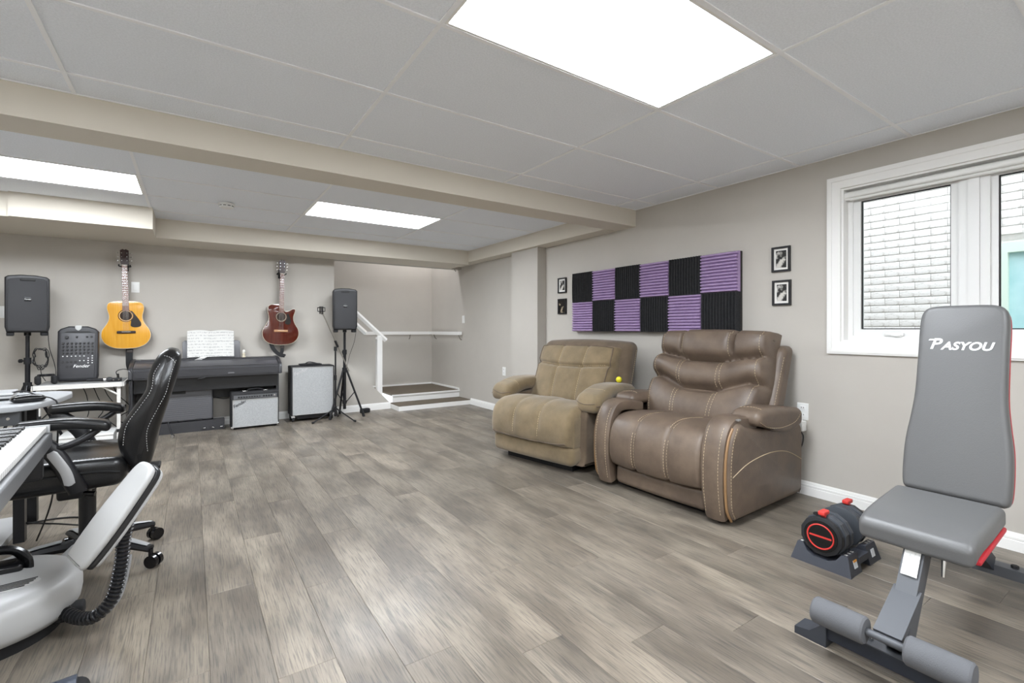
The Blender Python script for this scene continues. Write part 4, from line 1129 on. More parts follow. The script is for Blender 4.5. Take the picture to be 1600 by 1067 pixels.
B().bb((-w+0.036, PYB-0.03, 0.33), (w-0.036, PYB-0.012, 0.60)).obj('back_panel', M_pia_d, t)
B().bb((-w+0.036, PYF+0.10, 0.46), (w-0.036, PYF+0.12, 0.606)).obj('speaker_panel', M_pia_d, t)
B().bb((-w+0.036, PYF+0.16, 0.0), (0.135, PYF+0.26, 0.115)).obj('pedal_rail', M_pia, t)
for x_ in (-0.06, 0.02, 0.10):
    B().rbox((x_, PYF+0.12, 0.045), (0.022, 0.10, 0.012), 0.005, k=2).obj('pedal', M_chrome, t)
B().rbox((0.19, PYF+0.004, 0.642), (0.06, 0.004, 0.012), 0.001, k=1).obj('name_plate', mat('plate_grey', '#6d6d70', 0.4), t)
mr = B(); mr.rprism([(-0.26, 0.0), (0.30, 0.0), (0.30, 0.185), (0.28, 0.205), (-0.24, 0.205), (-0.26, 0.185)], 0.0, 0.012, 0.004, 'y', M=Matrix.Translation((-0.0, PYF+0.30, 0.797)) @ Euler((radians(-12), 0, 0)).to_matrix().to_4x4(), k=2); mr.obj('music_rest', mat('music_rest_grey', '#5d5d60', 0.4), t)
B().bb((-0.20, PYF+0.265, 0.795), (0.24, PYF+0.30, 0.806)).obj('music_ledge', M_pia, t)
B().cyl((-0.05, PYF+0.012, 0.60), (-0.12, PYF-0.01, 0.59), 0.008, n=8).obj('headphone_hook', M_dark_slot, t)
# open sheet music book
M_page = bpy.data.materials.new('sheet_music_page'); M_page.use_nodes = True
_nt = M_page.node_tree; N = _nt.nodes; L = _nt.links; _b = N['Principled BSDF']; _b.inputs['Roughness'].default_value = 0.8
_tc = N.new('ShaderNodeTexCoord'); _sx = N.new('ShaderNodeSeparateXYZ'); L.new(_tc.outputs['Object'], _sx.inputs[0])
_m1 = N.new('ShaderNodeMath'); _m1.operation = 'MULTIPLY'; _m1.inputs[1].default_value = 2*pi/0.034; L.new(_sx.outputs['Z'], _m1.inputs[0])
_s = N.new('ShaderNodeMath'); _s.operation = 'SINE'; L.new(_m1.outputs[0], _s.inputs[0])
_g = N.new('ShaderNodeMath'); _g.operation = 'GREATER_THAN'; _g.inputs[1].default_value = 0.35; L.new(_s.outputs[0], _g.inputs[0])
_n = N.new('ShaderNodeTexNoise'); _n.inputs['Scale'].default_value = 90; L.new(_tc.outputs['Object'], _n.inputs['Vector'])
_g2 = N.new('ShaderNodeMath'); _g2.operation = 'GREATER_THAN'; _g2.inputs[1].default_value = 0.50; L.new(_n.outputs['Fac'], _g2.inputs[0])
_mm = N.new('ShaderNodeMath'); _mm.operation = 'MULTIPLY'; L.new(_g.outputs[0], _mm.inputs[0]); L.new(_g2.outputs[0], _mm.inputs[1])
_mx = N.new('ShaderNodeMix'); _mx.data_type = 'RGBA'; _mx.inputs[6].default_value = (*lin('#d9d8d4'), 1); _mx.inputs[7].default_value = (*lin('#b4b4b2'), 1)
L.new(_mm.outputs[0], _mx.inputs[0]); L.new(_mx.outputs[2], _b.inputs['Base Color'])
t = thing('music_book', ((PX0+PX1)/2+0.01, PYF+0.285, 0.808), 0, 'open white sheet music book on the piano music rest', 'book')
t.rotation_euler = (radians(-12), 0, 0)
def page(u0, u1, h, curl):
    vs = []; fs = []; n = 10
    for i in range(n+1):
        q = i/n; x_ = u0+(u1-u0)*q; bow = -0.018*sin(pi*q)
        for y in (0.0, 0.004):
            vs.append((x_, -0.008+bow*1.0-y, 0.0+curl*q*0.004)); vs.append((x_, -0.008+bow-y, h+0.008*sin(pi*q)))
    for i in range(n):
        a = i*4
        fs += [(a, a+4, a+5, a+1), (a+2, a+3, a+7, a+6), (a+1, a+5, a+7, a+3), (a, a+2, a+6, a+4)]
    fs += [(0, 1, 3, 2), (n*4, n*4+2, n*4+3, n*4+1)]
    return B().add(vs, fs)
page(0.0, -0.225, 0.30, 0).obj('left_page', M_page, t); page(0.0, 0.225, 0.30, 0).obj('right_page', M_page, t)
lp = B(); lp.prism([(-0.16, -0.035), (-0.05, 0.02), (0.03, 0.02), (-0.02, 0.005), (-0.09, -0.035)], -0.052, -0.055, 'y'); lp.obj('curled_corner', M_page, t)
t = thing('figurine', ((PX0+PX1)/2+0.335, PYF+0.30, 0.795), 0, 'small white figurine on the digital piano beside the sheet music', 'figurine')
B().lathe([(0.018, 0), (0.020, 0.012), (0.014, 0.02), (0.019, 0.035), (0.013, 0.05)], 14).obj('figurine_body', M_cream, t)
B().lathe([(0.013, 0.051), (0.018, 0.06), (0.016, 0.078), (0.006, 0.088)], 14).obj('figurine_head', mat('ivory', '#efece2', 0.5), t)

# ---- ribbed hard case standing under the piano
t = thing('hard_case', (-0.06, 5.985+0.17, 0.118), radians(0), 'ribbed dark grey hard case standing on the piano pedal rail', 'case')
t.location = (-0.055, 6.298, 0.117)
b = B(); b.rbox((0, 0, 0.18), (0.50, 0.075, 0.355), 0.025, k=3); b.obj('shell', mat('case_grey', '#606063', 0.5), t)
for i in range(12): B().bb((-0.23, -0.042, 0.045+0.021*i), (0.225, -0.036, 0.045+0.021*i+0.009)).obj('rib', MATS['case_grey'], t)
B().bb((-0.12, -0.041, 0.305), (0.0, -0.036, 0.345)).obj('handle_recess', M_dark_slot, t)
B().rbox((-0.06, -0.043, 0.338), (0.11, 0.012, 0.014), 0.004, k=2).obj('handle', M_blk, t)
for x_ in (-0.1, 0.12): B().rbox((x_, -0.04, 0.012), (0.07, 0.012, 0.02), 0.004, k=2).obj('latch', M_blk, t)
B().rbox((0, 0, 0.18), (0.508, 0.01, 0.363), 0.004, k=2).obj('seam_band', M_rubber, t)

# ---- guitar combo amplifier
M_cloth = mat('silver_grille_cloth', '#9c9d9e', 0.85, col2='#b6b8b8', nscale=260, detail=1, bump=0.3, bscale=500)
M_tolex = mat('black_tolex', '#232325', 0.7, bump=0.5, bscale=350)
def script(parent, x, y, z, s, ang):
    return text_part('lettering', 'Fender', s, mat('logo_black', '#252528', 0.4) if s < 0.08 else M_logo, parent, Matrix.Translation((x, y, z)) @ Euler((pi/2, -ang, 0)).to_matrix().to_4x4(), 0.001, 0.3)
t = thing('guitar_amplifier', (0.362, 6.108, 0.0), radians(1), 'silver-fronted guitar combo amplifier under the digital piano', 'amplifier')
w, d, h = 0.485, 0.195, 0.405
B().rbox((w/2, d/2, h/2+0.012), (w, d, h), 0.012, k=2).obj('cabinet', M_tolex, t)
f = B(); f.bb((0.018, -0.006, 0.03), (w-0.018, 0.004, h-0.075)); f.obj('grille_cloth', M_cloth, t)
f = B(); e = 0.006
f.bb((0.014, -0.009, 0.026), (w-0.014, 0.002, 0.033)); f.bb((0.014, -0.009, h-0.078), (w-0.014, 0.002, h-0.072)); f.bb((0.014, -0.009, 0.026), (0.020, 0.002, h-0.072)); f.bb((w-0.020, -0.009, 0.026), (w-0.014, 0.002, h-0.072)); f.obj('grille_trim', mat('aluminium_trim', '#bdbdbb', 0.35, 0.6), t)
B().bb((0.025, -0.004, h-0.066), (w-0.025, 0.004, h-0.024)).obj('control_panel', mat('control_black', '#5e5f61', 0.4), t)
kb_ = B().cyl((0, 0, 0), (0, -0.014, 0), 0.008, 0.006, n=10).mesh('knob', M_knob)
for i in range(9): inst(kb_, 'knob', (0.075+0.026*i, -0.005, h-0.045), t)
for i in range(4): inst(jk, 'jack', (0.325+0.026*i, -0.002, h-0.045), t)
B().cyl((w-0.05, -0.004, h-0.045), (w-0.05, -0.012, h-0.045), 0.009, n=12).obj('pilot_light', M_chrome, t)
hn = B(); hn.tube(spline([(w/2-0.09, d/2-0.06, h+0.015), (w/2-0.05, d/2-0.06, h+0.036), (w/2+0.05, d/2-0.06, h+0.036), (w/2+0.09, d/2-0.06, h+0.015)], 6), 0.008); hn.obj('handle', M_rubber, t)
for x_ in (w/2-0.105, w/2+0.105): B().rbox((x_, d/2-0.06, h+0.017), (0.05, 0.03, 0.012), 0.003, k=1).obj('handle_cap', M_chrome, t)
for x_ in (0.012, w-0.012):
    B().rbox((x_, 0.01, 0.024), (0.03, 0.03, 0.03), 0.008, k=2).obj('corner', M_chrome, t)
    for y in (0.03, d-0.03): B().cyl((x_+(0.02 if x_ < 0.1 else -0.02), y, 0.0), (x_+(0.02 if x_ < 0.1 else -0.02), y, 0.014), 0.012, n=10).obj('foot', M_rubber, t)
script(t, 0.075, -0.008, h-0.115, 0.045, radians(-28)) if False else text_part('lettering', 'Fender', 0.05, mat('logo_black', '#252528', 0.4), t, Matrix.Translation((0.082, -0.008, h-0.118)) @ Euler((pi/2, 0, 0)).to_matrix().to_4x4() @ Matrix.Rotation(radians(28), 4, 'Z'), 0.001, 0.3)

# ---- speaker cabinet on casters
t = thing('speaker_cabinet', (0.985, 6.20, 0.0), radians(-1), 'tall silver-fronted speaker cabinet on casters beside the combo amplifier', 'amplifier')
w, d, h, z0 = 0.505, 0.24, 0.60, 0.075
B().rbox((w/2, d/2, z0+h/2), (w, d, h), 0.012, k=2).obj('cabinet', M_tolex, t)
B().bb((0.024, -0.006, z0+0.012), (w-0.022, 0.004, z0+h-0.018)).obj('grille_cloth', M_cloth, t)
f = B(); f.bb((0.02, -0.009, z0+0.008), (w-0.018, 0.002, z0+0.014)); f.bb((0.02, -0.009, z0+h-0.02), (w-0.018, 0.002, z0+h-0.014)); f.bb((0.02, -0.009, z0+0.008), (0.026, 0.002, z0+h-0.014)); f.bb((w-0.024, -0.009, z0+0.008), (w-0.018, 0.002, z0+h-0.014)); f.obj('grille_trim', MATS['aluminium_trim'], t)
text_part('lettering', 'Fender', 0.055, M_logo, t, Matrix.Translation((0.105, -0.008, z0+h-0.07)) @ Euler((pi/2, 0, 0)).to_matrix().to_4x4() @ Matrix.Rotation(radians(22), 4, 'Z'), 0.001, 0.3)
for x_ in (0.03, w-0.03):
    for y in (0.035, d-0.035):
        c_ = B(); c_.bb((x_-0.02, y-0.016, 0.05), (x_+0.02, y+0.016, z0+0.002)); co = c_.obj('caster', M_chrome, t)
        B().cyl((x_-0.013, y, 0.027), (x_+0.013, y, 0.027), 0.027, n=16).obj('wheel', M_rubber, co)
B().bb((0.08, 0.03, 0.03), (w-0.08, 0.05, z0)).obj('tilt_bar', M_metal_b, t)
t = thing('carry_pouch', (1.23, 6.33, 0.675), radians(0), 'flat black pouch lying on top of the speaker cabinet', 'pouch')
B().rbox((0, 0, 0.012), (0.26, 0.12, 0.024), 0.011, k=3, m=3, fn=lambda p: (p.x, p.y, p.z*(1-0.5*(p.x/0.13)**2))).obj('pouch_body', M_strap, t)
B().tube(spline([(-0.06, -0.02, 0.024), (-0.02, -0.02, 0.04), (0.04, -0.02, 0.03), (0.1, -0.01, 0.012)], 6), 0.006).obj('strap_loop', M_strap, t)
t = thing('patch_cable', (0.30, 6.36, 0.0), 0, 'black cable running between hard case and combo amplifier', 'cable')
B().tube(spline([(-0.10, -0.04, 0.36), (0.0, -0.03, 0.33), (0.08, 0.02, 0.325), (0.12, 0.04, 0.26), (0.1, 0.07, 0.1), (0.08, 0.08, 0.004)], 8), 0.005, n=6).obj('cord', M_cable, t)
t = thing('foot_pedal', (-0.165, 6.02, 0.0), radians(-20), 'small black pedal stand foot on the floor before the piano', 'stand')
B().cyl((0, 0, 0.018), (-0.05, 0.02, 0.16), 0.008, n=8).obj('rod', M_metal_b, t)
B().cyl((0, -0.012, 0.017), (0, 0.012, 0.017), 0.017, n=14).obj('wheel', M_chrome, t)
t = thing('wedge_box', (1.93, 6.38, 0.0), radians(20), 'small black box lying on the floor by the tripod foot', 'box')
B().rbox((0, 0, 0.03), (0.13, 0.07, 0.06), 0.016, k=3).obj('box_body', M_rubber, t)
B().cyl((0.066, 0, 0.03), (0.072, 0, 0.03), 0.018, n=12).obj('end_cap', M_blk, t)
# ================================================================ weight bench (local +X to the rear, Y towards the recliners)
M_vin = mat('grey_vinyl_pad', '#5d5d5d', 0.42, bump=0.12, bscale=260)
M_red = mat('red_trim', '#b3232f', 0.5)
M_steel = mat('grey_powder_steel', '#505256', 0.5, 0.1, bump=0.05, bscale=300)
M_steel_d = mat('dark_powder_steel', '#2b2f38', 0.4, 0.2, bump=0.1, bscale=300)
M_foam = mat('grey_foam_roller', '#5c5d60', 0.85, bump=0.2, bscale=300)
t = thing('weight_bench', (2.2, 0.572, 0), radians(0), 'grey adjustable weight bench with red-edged pads and foam rollers', 'weight bench')
X0 = 2.2
def W(x, y=0.0, z=0.0): return (x-X0, y, z)
# seat pad
def seatf(p):
    u = p.x/0.20
    z = p.z
    if u < -0.45: z -= 0.02*((-u-0.45)/0.55)**2
    x_ = p.x
    return (x_, p.y*(1-0.03*max(0, -u)), z+0.012*(p.y/0.17)**2*0)
sp_ = B().rbox(W(2.226, 0.0, 0.434), (0.40, 0.325, 0.076), 0.024, k=5, m=9, fn=seatf, rot=(0, radians(-5), 0)).obj('seat_pad', M_vin, t, ang=80)
B().rbox(W(2.245, 0.0, 0.394), (0.34, 0.328, 0.018), 0.006, k=2, rot=(0, radians(-5), 0)).obj('seat_base_trim', M_red, t)
# back pad
tilt = radians(11)
Mb = Matrix.Translation(W(2.455, -0.012, 0.472)) @ Euler((0, tilt, 0)).to_matrix().to_4x4()
ctrl = [(0.0, 0.140), (0.02, 0.156), (0.10, 0.160), (0.20, 0.157), (0.30, 0.145), (0.40, 0.136), (0.55, 0.134), (0.69, 0.133), (0.74, 0.122), (0.758, 0.095), (0.762, 0.05)]
rp = spline([(b_, a, 0) for a, b_ in ctrl], 4)
poly = [(p.x, p.y) for p in rp]+[(-p.x, p.y) for p in reversed(rp)]
B().rprism(poly, -0.032, 0.026, 0.020, 'x', M=Mb, k=5).obj('back_pad', M_vin, t, ang=60)
poly2 = [(a*0.985, 0.004+b_*0.99) for a, b_ in poly]
B().rprism(poly2, 0.0265, 0.040, 0.003, 'x', M=Mb, k=2).obj('back_pad_trim', M_red, t)
# lettering on the back pad
Mt = Mb @ Matrix.Translation((-0.0335, 0.0, 0.593)) @ Euler((pi/2, 0, -pi/2)).to_matrix().to_4x4()
M_let = mat('white_print', '#e8e8e8', 0.5)
text_part('lettering', 'P', 0.062, M_let, t, Mt @ Matrix.Translation((-0.078, 0.004, 0)), 0.0006, 0.28, bold=0.0012)
text_part('lettering', 'ASYOU', 0.045, M_let, t, Mt @ Matrix.Translation((0.018, -0.003, 0)), 0.0006, 0.28, bold=0.0014, spacing=1.02)
bl_ = B(); bl_.add([Mt @ Vector(p) for p in ((-0.098, 0.020, 0), (-0.062, 0.020, 0), (-0.062, 0.026, 0), (-0.094, 0.026, 0), (-0.098, 0.020, 0.0006), (-0.062, 0.020, 0.0006), (-0.062, 0.026, 0.0006), (-0.094, 0.026, 0.0006))], [(0, 1, 2, 3), (4, 7, 6, 5), (0, 4, 5, 1), (1, 5, 6, 2), (2, 6, 7, 3), (3, 7, 4, 0)]); bl_.obj('logo_bar', M_let, t)
# frame
def beam(p0, p1, w, h, b=None):
    b = b or B(); p0, p1 = Vector(p0), Vector(p1); d = (p1-p0); L_ = d.length; d.normalize()
    s_ = d.cross(Vector((0, 0, 1))); s_ = s_.normalized() if s_.length > 1e-5 else Vector((0, 1, 0)); n = s_.cross(d)
    vs = []
    for p in (p0, p1):
        for (a, c_) in ((-1, -1), (1, -1), (1, 1), (-1, 1)): vs.append(p+s_*a*w/2+n*c_*h/2)
    return b.add(vs, [(0, 1, 2, 3), (7, 6, 5, 4), (0, 4, 5, 1), (1, 5, 6, 2), (2, 6, 7, 3), (3, 7, 4, 0)])
# front foot
fb = B().bb(W(1.865, -0.225, 0.028), W(1.925, 0.215, 0.075)).obj('front_foot', M_steel_d, t)
B().bb(W(1.862, -0.19, 0.0755), W(1.928, 0.19, 0.079)).obj('foot_plate', M_steel, fb)
for y in (-0.235, 0.235):
    sg = 1 if y > 0 else -1
    e = B(); e.prism([(y-sg*0.045, 0.0), (y+sg*0.06, 0.0), (y+sg*0.06, 0.026), (y+sg*0.01, 0.034), (y-sg*0.035, 0.078), (y-sg*0.045, 0.078)], 1.855-X0, 1.935-X0, 'x'); e.obj('rubber_foot', mat('dark_foot_cap', '#34373d', 0.6), fb)
for y in (-0.075, 0.075):
    bo = B(); bo.cyl(W(1.895, y, 0.079), W(1.895, y, 0.088), 0.012, n=6); bo.cyl(W(1.895, y, 0.088), W(1.895, y, 0.100), 0.006, n=8); bo.obj('bolt', M_chrome, t)
beam(W(1.905, 0, 0.078), W(2.125, 0, 0.400), 0.058, 0.07).obj('front_post', M_steel, t)
beam(W(2.002, 0, 0.245), W(1.82, 0, 0.155), 0.075, 0.022).obj('roller_arm', M_steel, t)
st_ = beam(W(2.046, 0, 0.358), W(2.097, 0, 0.436), 0.046, 0.002); 
lab = B(); d_ = Vector((0.22, 0, 0.337)).normalized(); n_ = Vector((-d_.z, 0, d_.x))
def onpost(s_, y): p = Vector(W(1.905, 0, 0.078))+d_*s_+n_*0.0362; return (p.x, y, p.z)
lab.add([onpost(0.235, -0.022), onpost(0.235, 0.022), onpost(0.325, 0.022), onpost(0.325, -0.022)]+[tuple(Vector(onpost(a, y))+n_*0.001) for a, y in ((0.235, -0.022), (0.235, 0.022), (0.325, 0.022), (0.325, -0.022))], [(3, 2, 1, 0), (4, 5, 6, 7), (0, 1, 5, 4), (1, 2, 6, 5), (2, 3, 7, 6), (3, 0, 4, 7)])
lo = lab.obj('warning_label', mat('label_paper', '#d9d9d6', 0.6, col2='#b9b9b6', nscale=120, contrast=(0.52, 0.6)), t)
hp = onpost(0.16, 0.0); B().cyl(hp, tuple(Vector(hp)+n_*0.002), 0.007, n=12).obj('pin_hole', M_dark_slot, t)
B().cyl(W(1.805, -0.20, 0.150), W(1.805, 0.20, 0.150), 0.0125, n=12).obj('roller_bar', M_steel, t)
for (a, b_) in ((-0.205, -0.052), (0.052, 0.205)):
    Mr = Matrix.Translation(W(1.805, (a+b_)/2, 0.150)) @ Euler((pi/2, 0, 0)).to_matrix().to_4x4(); h_ = (b_-a)/2
    B().lathe([(0.014, -h_), (0.038, -h_), (0.043, -h_+0.006), (0.044, 0), (0.043, h_-0.006), (0.038, h_), (0.014, h_)], 28, M=Mr).obj('foam_roller', M_foam, t)
# main beam, seat bracket, lever
beam(W(2.11, 0, 0.365), W(2.50, 0, 0.355), 0.06, 0.06).obj('seat_beam', M_steel_d, t)
beam(W(2.44, 0, 0.40), W(2.98, 0, 0.075), 0.06, 0.06).obj('main_beam', M_steel_d, t)
lv = B(); lv.cyl(W(2.12, -0.05, 0.385), W(2.12, -0.075, 0.385), 0.010, n=10); lv.tube([W(2.12, -0.065, 0.39), W(2.10, -0.068, 0.34), W(2.085, -0.07, 0.295)], [0.010, 0.008, 0.006], n=8); lv.obj('lever', M_chrome, t)
B().cyl(W(2.12, 0.035, 0.385), W(2.12, 0.055, 0.385), 0.012, n=10).obj('bolt', M_chrome, t)
B().box(W(2.16, 0, 0.398), (0.16, 0.09, 0.012)).obj('seat_bracket', M_steel_d, t)
# notched ladder on the main beam and strut behind the back pad
dirb = (Vector(W(2.98, 0, 0.075))-Vector(W(2.44, 0, 0.40))).normalized(); nb_ = Vector((-dirb.z, 0, dirb.x))
for i in range(6):
    p = Vector(W(2.44, 0, 0.40))+dirb*(0.18+0.06*i)+nb_*0.045
    B().box(p, (0.022, 0.056, 0.034), (0, math.atan2(-dirb.z, dirb.x)+0.35, 0)).obj('ladder_tooth', M_steel_d, t)
beam(W(2.545, 0, 0.78), W(2.70, 0, 0.285), 0.04, 0.04).obj('back_strut', M_steel, t)
for y in (-0.06, 0.06): beam(tuple(Mb @ Vector((0.045, y, 0.08))), tuple(Mb @ Vector((0.045, y, 0.60))), 0.03, 0.03).obj('back_bracket', M_steel_d, t)
beam(tuple(Mb @ Vector((0.06, -0.06, 0.04))), tuple(Mb @ Vector((0.06, 0.06, 0.04))), 0.03, 0.05).obj('hinge', M_steel_d, t)
# rear foot
rf = B().bb(W(2.965, -0.245, 0.03), W(3.03, 0.215, 0.075)).obj('rear_foot', M_steel, t)
for y in (-0.235, 0.235):
    B().rbox(W(2.997, y, 0.035), (0.085, 0.05, 0.07), 0.008, k=2).obj('rubber_foot', MATS['dark_foot_cap'], rf)
bo = B(); bo.cyl(W(2.997, -0.09, 0.075), W(2.997, -0.09, 0.088), 0.013, n=6); bo.obj('bolt', M_rubber, t)
B().cyl(W(2.997, 0.09, 0.075), W(2.997, 0.09, 0.088), 0.013, n=6).obj('bolt', M_rubber, t)

# ================================================================ adjustable dumbbell on its tray
M_db = mat('dumbbell_black', '#232427', 0.45, bump=0.1, bscale=300)
M_dbg = mat('dumbbell_grey', '#43474d', 0.45, bump=0.1, bscale=300)
M_tray = mat('tray_charcoal', '#3d4048', 0.5, bump=0.15, bscale=300)
DX, DY = 2.455, 1.035
t = thing('dumbbell_tray', (DX, DY, 0), 0, 'charcoal plastic tray holding the adjustable dumbbell on the floor', 'tray')
def crad(xa, xb, flare):
    # end block with octagonal cradle cut; y across
    top = 0.085
    pr = [(-0.130, 0.0), (0.130, 0.0), (0.108, top), (0.082, top), (0.062, 0.055), (0.03, 0.040), (-0.03, 0.040), (-0.062, 0.055), (-0.082, top), (-0.108, top)]
    vs = []
    for x_, k, sh in ((xa-flare, 1.0, 0), (xa+0.018, 0.985, 1), (xb, 0.985, 1)):
        for (y, z) in pr:
            if sh == 0: z = min(z, top)
            vs.append((x_ if not (sh == 0) else xa-flare*(1-z/top)+0.018*(z/top)*0.0, y*k, z))
    n = len(pr); fs = []
    for j in (0, 1):
        for i in range(n): fs.append((j*n+i, j*n+(i+1) % n, (j+1)*n+(i+1) % n, (j+1)*n+i))
    fs += [tuple(range(n-1, -1, -1)), tuple(range(2*n, 3*n))]
    return B().add(vs, fs)
crad(0.022, 0.125, 0.022).obj('cradle', M_tray, t, ang=20)
bk = crad(0.022, 0.125, 0.022); bk.v = [(0.345-x_, y, z) for x_, y, z in bk.v]; bk.obj('cradle', M_tray, t, ang=20)
for sg in (-1, 1):
    br = B(); br.prism([(0.12, 0.030), (0.225, 0.030), (0.225, 0.062), (0.12, 0.062)], sg*0.060, sg*0.118, 'y'); br.obj('side_bridge', M_tray, t)
B().prism([(0.12, 0.02), (0.225, 0.02), (0.225, 0.04), (0.12, 0.04)], -0.06, 0.06, 'y').obj('centre_web', M_tray, t)
M_stick = mat('warning_sticker', '#dfe3e8', 0.5); M_or = mat('sticker_orange', '#e29a3a', 0.5)
for xx in (0.075, 0.275):
    s_ = B(); s_.box((xx, -0.1185, 0.045), (0.034, 0.002, 0.034), (radians(-14), 0, 0)); so = s_.obj('sticker', M_stick, t)
    if xx < 0.1: B().box((xx, -0.1165, 0.0585), (0.034, 0.002, 0.009), (radians(-14), 0, 0)).obj('orange_band', M_or, so)
for xx in (0.03, 0.06, 0.09, 0.255, 0.285, 0.315):
    for sg in (-1, 1): B().box((xx+0.01, sg*0.094, 0.0855), (0.012, 0.012, 0.002)).obj('marker', mat('marker_white', '#c9c9c6', 0.5), t)
t = thing('dumbbell', (DX, DY, 0.145), 0, 'black adjustable dumbbell with red ring emblem and red locking clips', 'dumbbell')
def plate_poly(r): return [(r*cos(2*pi*(i+0.5)/12), r*sin(2*pi*(i+0.5)/12)) for i in range(12)]
def halfset(flip):
    for i in range(4):
        a = 0.012+0.030*i; r_ = 0.092+0.005*(i % 2)
        xa, xb = a, a+0.024
        if flip: xa, xb = 0.345-xb, 0.345-xa
        B().rprism(plate_poly(r_), xa, xb, 0.006, 'x', k=2).obj('weight_plate', M_db if (i == 0) else M_dbg, t, ang=25)
halfset(False); halfset(True)
B().cyl((0.13, 0, 0), (0.215, 0, 0), 0.016, n=16).obj('handle', M_chrome, t)
B().cyl((0.012, 0, 0), (0.007, 0, 0), 0.072, n=32).obj('end_cap', M_blk_g, t)
M_redr = mat('dumbbell_red', '#d23a34', 0.45)
B().tube([(0.0065, 0.056*cos(a), 0.056*sin(a)) for a in [2*pi*i/40 for i in range(40)]], 0.0035, n=6, closed=True).obj('emblem_ring', M_redr, t)
B().box((0.006, 0.0, 0.0), (0.002, 0.094, 0.008)).obj('emblem_bar', M_redr, t)
for xa in (0.022, 0.285):
    c_ = B(); c_.rbox((xa+0.02, 0.0, 0.107), (0.058, 0.030, 0.020), 0.006, k=2); c_.bb((xa+0.012, -0.010, 0.085), (xa+0.028, 0.010, 0.10)); c_.obj('locking_clip', M_redr, t)
sd_ = B()
for i in range(5): sd_.box((0.02+0.006*i, 0.028+0.004*(i % 2), 0.096), (0.004, 0.014, 0.008))
sd_.obj('selector_teeth', M_dark_slot, t)
# ================================================================ desk corner: office chair, keyboard, desk, floor appliance
M_leath = mat('black_leather', '#141415', 0.30, bump=0.15, bscale=180)
M_wthread = mat('white_thread', '#c9c9c9', 0.7)
M_silver = mat('silver_plastic', '#b4b5b6', 0.35, 0.3)
HX, HY = -0.41, 2.99
t = thing('office_chair', (HX, HY, 0), 0, 'black leather office chair with white stitching and silver-capped star base', 'office chair')
def C(x, y, z): return (x-HX, y-HY, z)
for i in range(5):
    a = radians(-34+72*i); c_, s_ = cos(a), sin(a)
    l = B(); l.tube([(0.03*c_, 0.03*s_, 0.115), (0.16*c_, 0.16*s_, 0.112), (0.30*c_, 0.30*s_, 0.085)], [(0.028, 0.030), (0.022, 0.026), (0.016, 0.022)], n=8, flat=(0, 0, 1)); lo = l.obj('leg', M_blk, t)
    B().tube([(0.09*c_, 0.09*s_, 0.142), (0.18*c_, 0.18*s_, 0.133), (0.29*c_, 0.29*s_, 0.104)], [(0.004, 0.018), (0.005, 0.018), (0.003, 0.013)], n=8, flat=(0, 0, 1)).obj('silver_cap', M_silver, lo)
    cs = B(); p = Vector((0.314*c_, 0.314*s_, 0.030)); q = Vector((-s_, c_, 0))
    for d_ in (-1, 1): cs.cyl(p+q*d_*0.006, p+q*d_*0.024, 0.030, n=18)
    cs.cyl(p-q*0.006, p+q*0.006, 0.012, n=10); cs.cyl((0.300*c_, 0.300*s_, 0.03), (0.300*c_, 0.300*s_, 0.085), 0.010, n=10)
    cs.obj('caster', M_blk_g, t)
B().cyl((0, 0, 0.06), (0, 0, 0.14), 0.048, 0.042, n=20).obj('hub', M_blk, t)
B().cyl((0, 0, 0.14), (0, 0, 0.37), 0.032, n=18).obj('gas_lift_cover', M_blk, t)
B().cyl((0, 0, 0.37), (0, 0, 0.41), 0.034, n=18).obj('silver_collar', M_silver, t)
B().rbox(C(-0.44, HY-0.1, 0.405), (0.11, 0.10, 0.08), 0.015, k=2).obj('tilt_mechanism', M_blk, t)
B().cyl(C(-0.40, HY-0.16, 0.39), C(-0.36, HY-0.17, 0.385), 0.012, n=12).obj('tension_knob', M_blk_g, t)
# seat
def seatf(p):
    u = p.x/0.26; v = p.y/0.26
    z = p.z
    if z > 0: z += 0.03*abs(v)**3+0.01*(1-u*u)
    if u < -0.5: z -= 0.05*((-u-0.5)/0.5)**2
    return (p.x, p.y*(1-0.06*u), z)
seat = B().rbox(C(-0.505, HY, 0.475), (0.52, 0.52, 0.11), 0.05, k=5, m=8, fn=seatf).obj('seat', M_leath, t, ang=80)
for v in (-0.42, 0.42):
    stitch(seat, [[(x_-HX, v*0.52, 2) for x_ in (-0.72, -0.6, -0.5, -0.4, -0.3)]], (0, 0, -1), M_wthread, seat, dash=0.006, gap=0.006, r=0.0010)
piping(seat, [(x_-HX, 0, z) for x_, z in ((-0.72, 0.475), (-0.6, 0.497), (-0.45, 0.502), (-0.33, 0.498), (-0.27, 0.485))], (0, 1, 0), M_leath, seat, r=0.006)
# back from side profile
prof = [(-0.094, 1.029), (-0.055, 1.012), (-0.045, 0.985), (-0.055, 0.91), (-0.094, 0.771), (-0.138, 0.61), (-0.155, 0.511), (-0.185, 0.465), (-0.235, 0.475), (-0.275, 0.55), (-0.288, 0.62), (-0.275, 0.69), (-0.228, 0.77), (-0.186, 0.845), (-0.178, 0.915), (-0.15, 0.987), (-0.122, 1.020)]
pp = [(p.x-HX, p.y) for p in spline([(a, b_, 0) for a, b_ in prof], 4, True)]
bk = B(); bk.rprism(pp, -0.25, 0.25, 0.06, 'y', k=6)
def backshape(v):
    x_, y, z = v
    k = (z-0.46)/0.57
    w = 0.86+0.14*sin(pi*min(1, max(0, k)*0.9)) - 0.22*max(0, k-0.72)/0.28*1.0
    hol = 0.02*(1-(y/0.25)**2)
    mid = -0.20+0.14*k-HX
    return (x_+(hol if x_ < mid else 0), y*w, z)
bk.v = [backshape(v) for v in bk.v]
back = bk.obj('backrest', M_leath, t, ang=70)
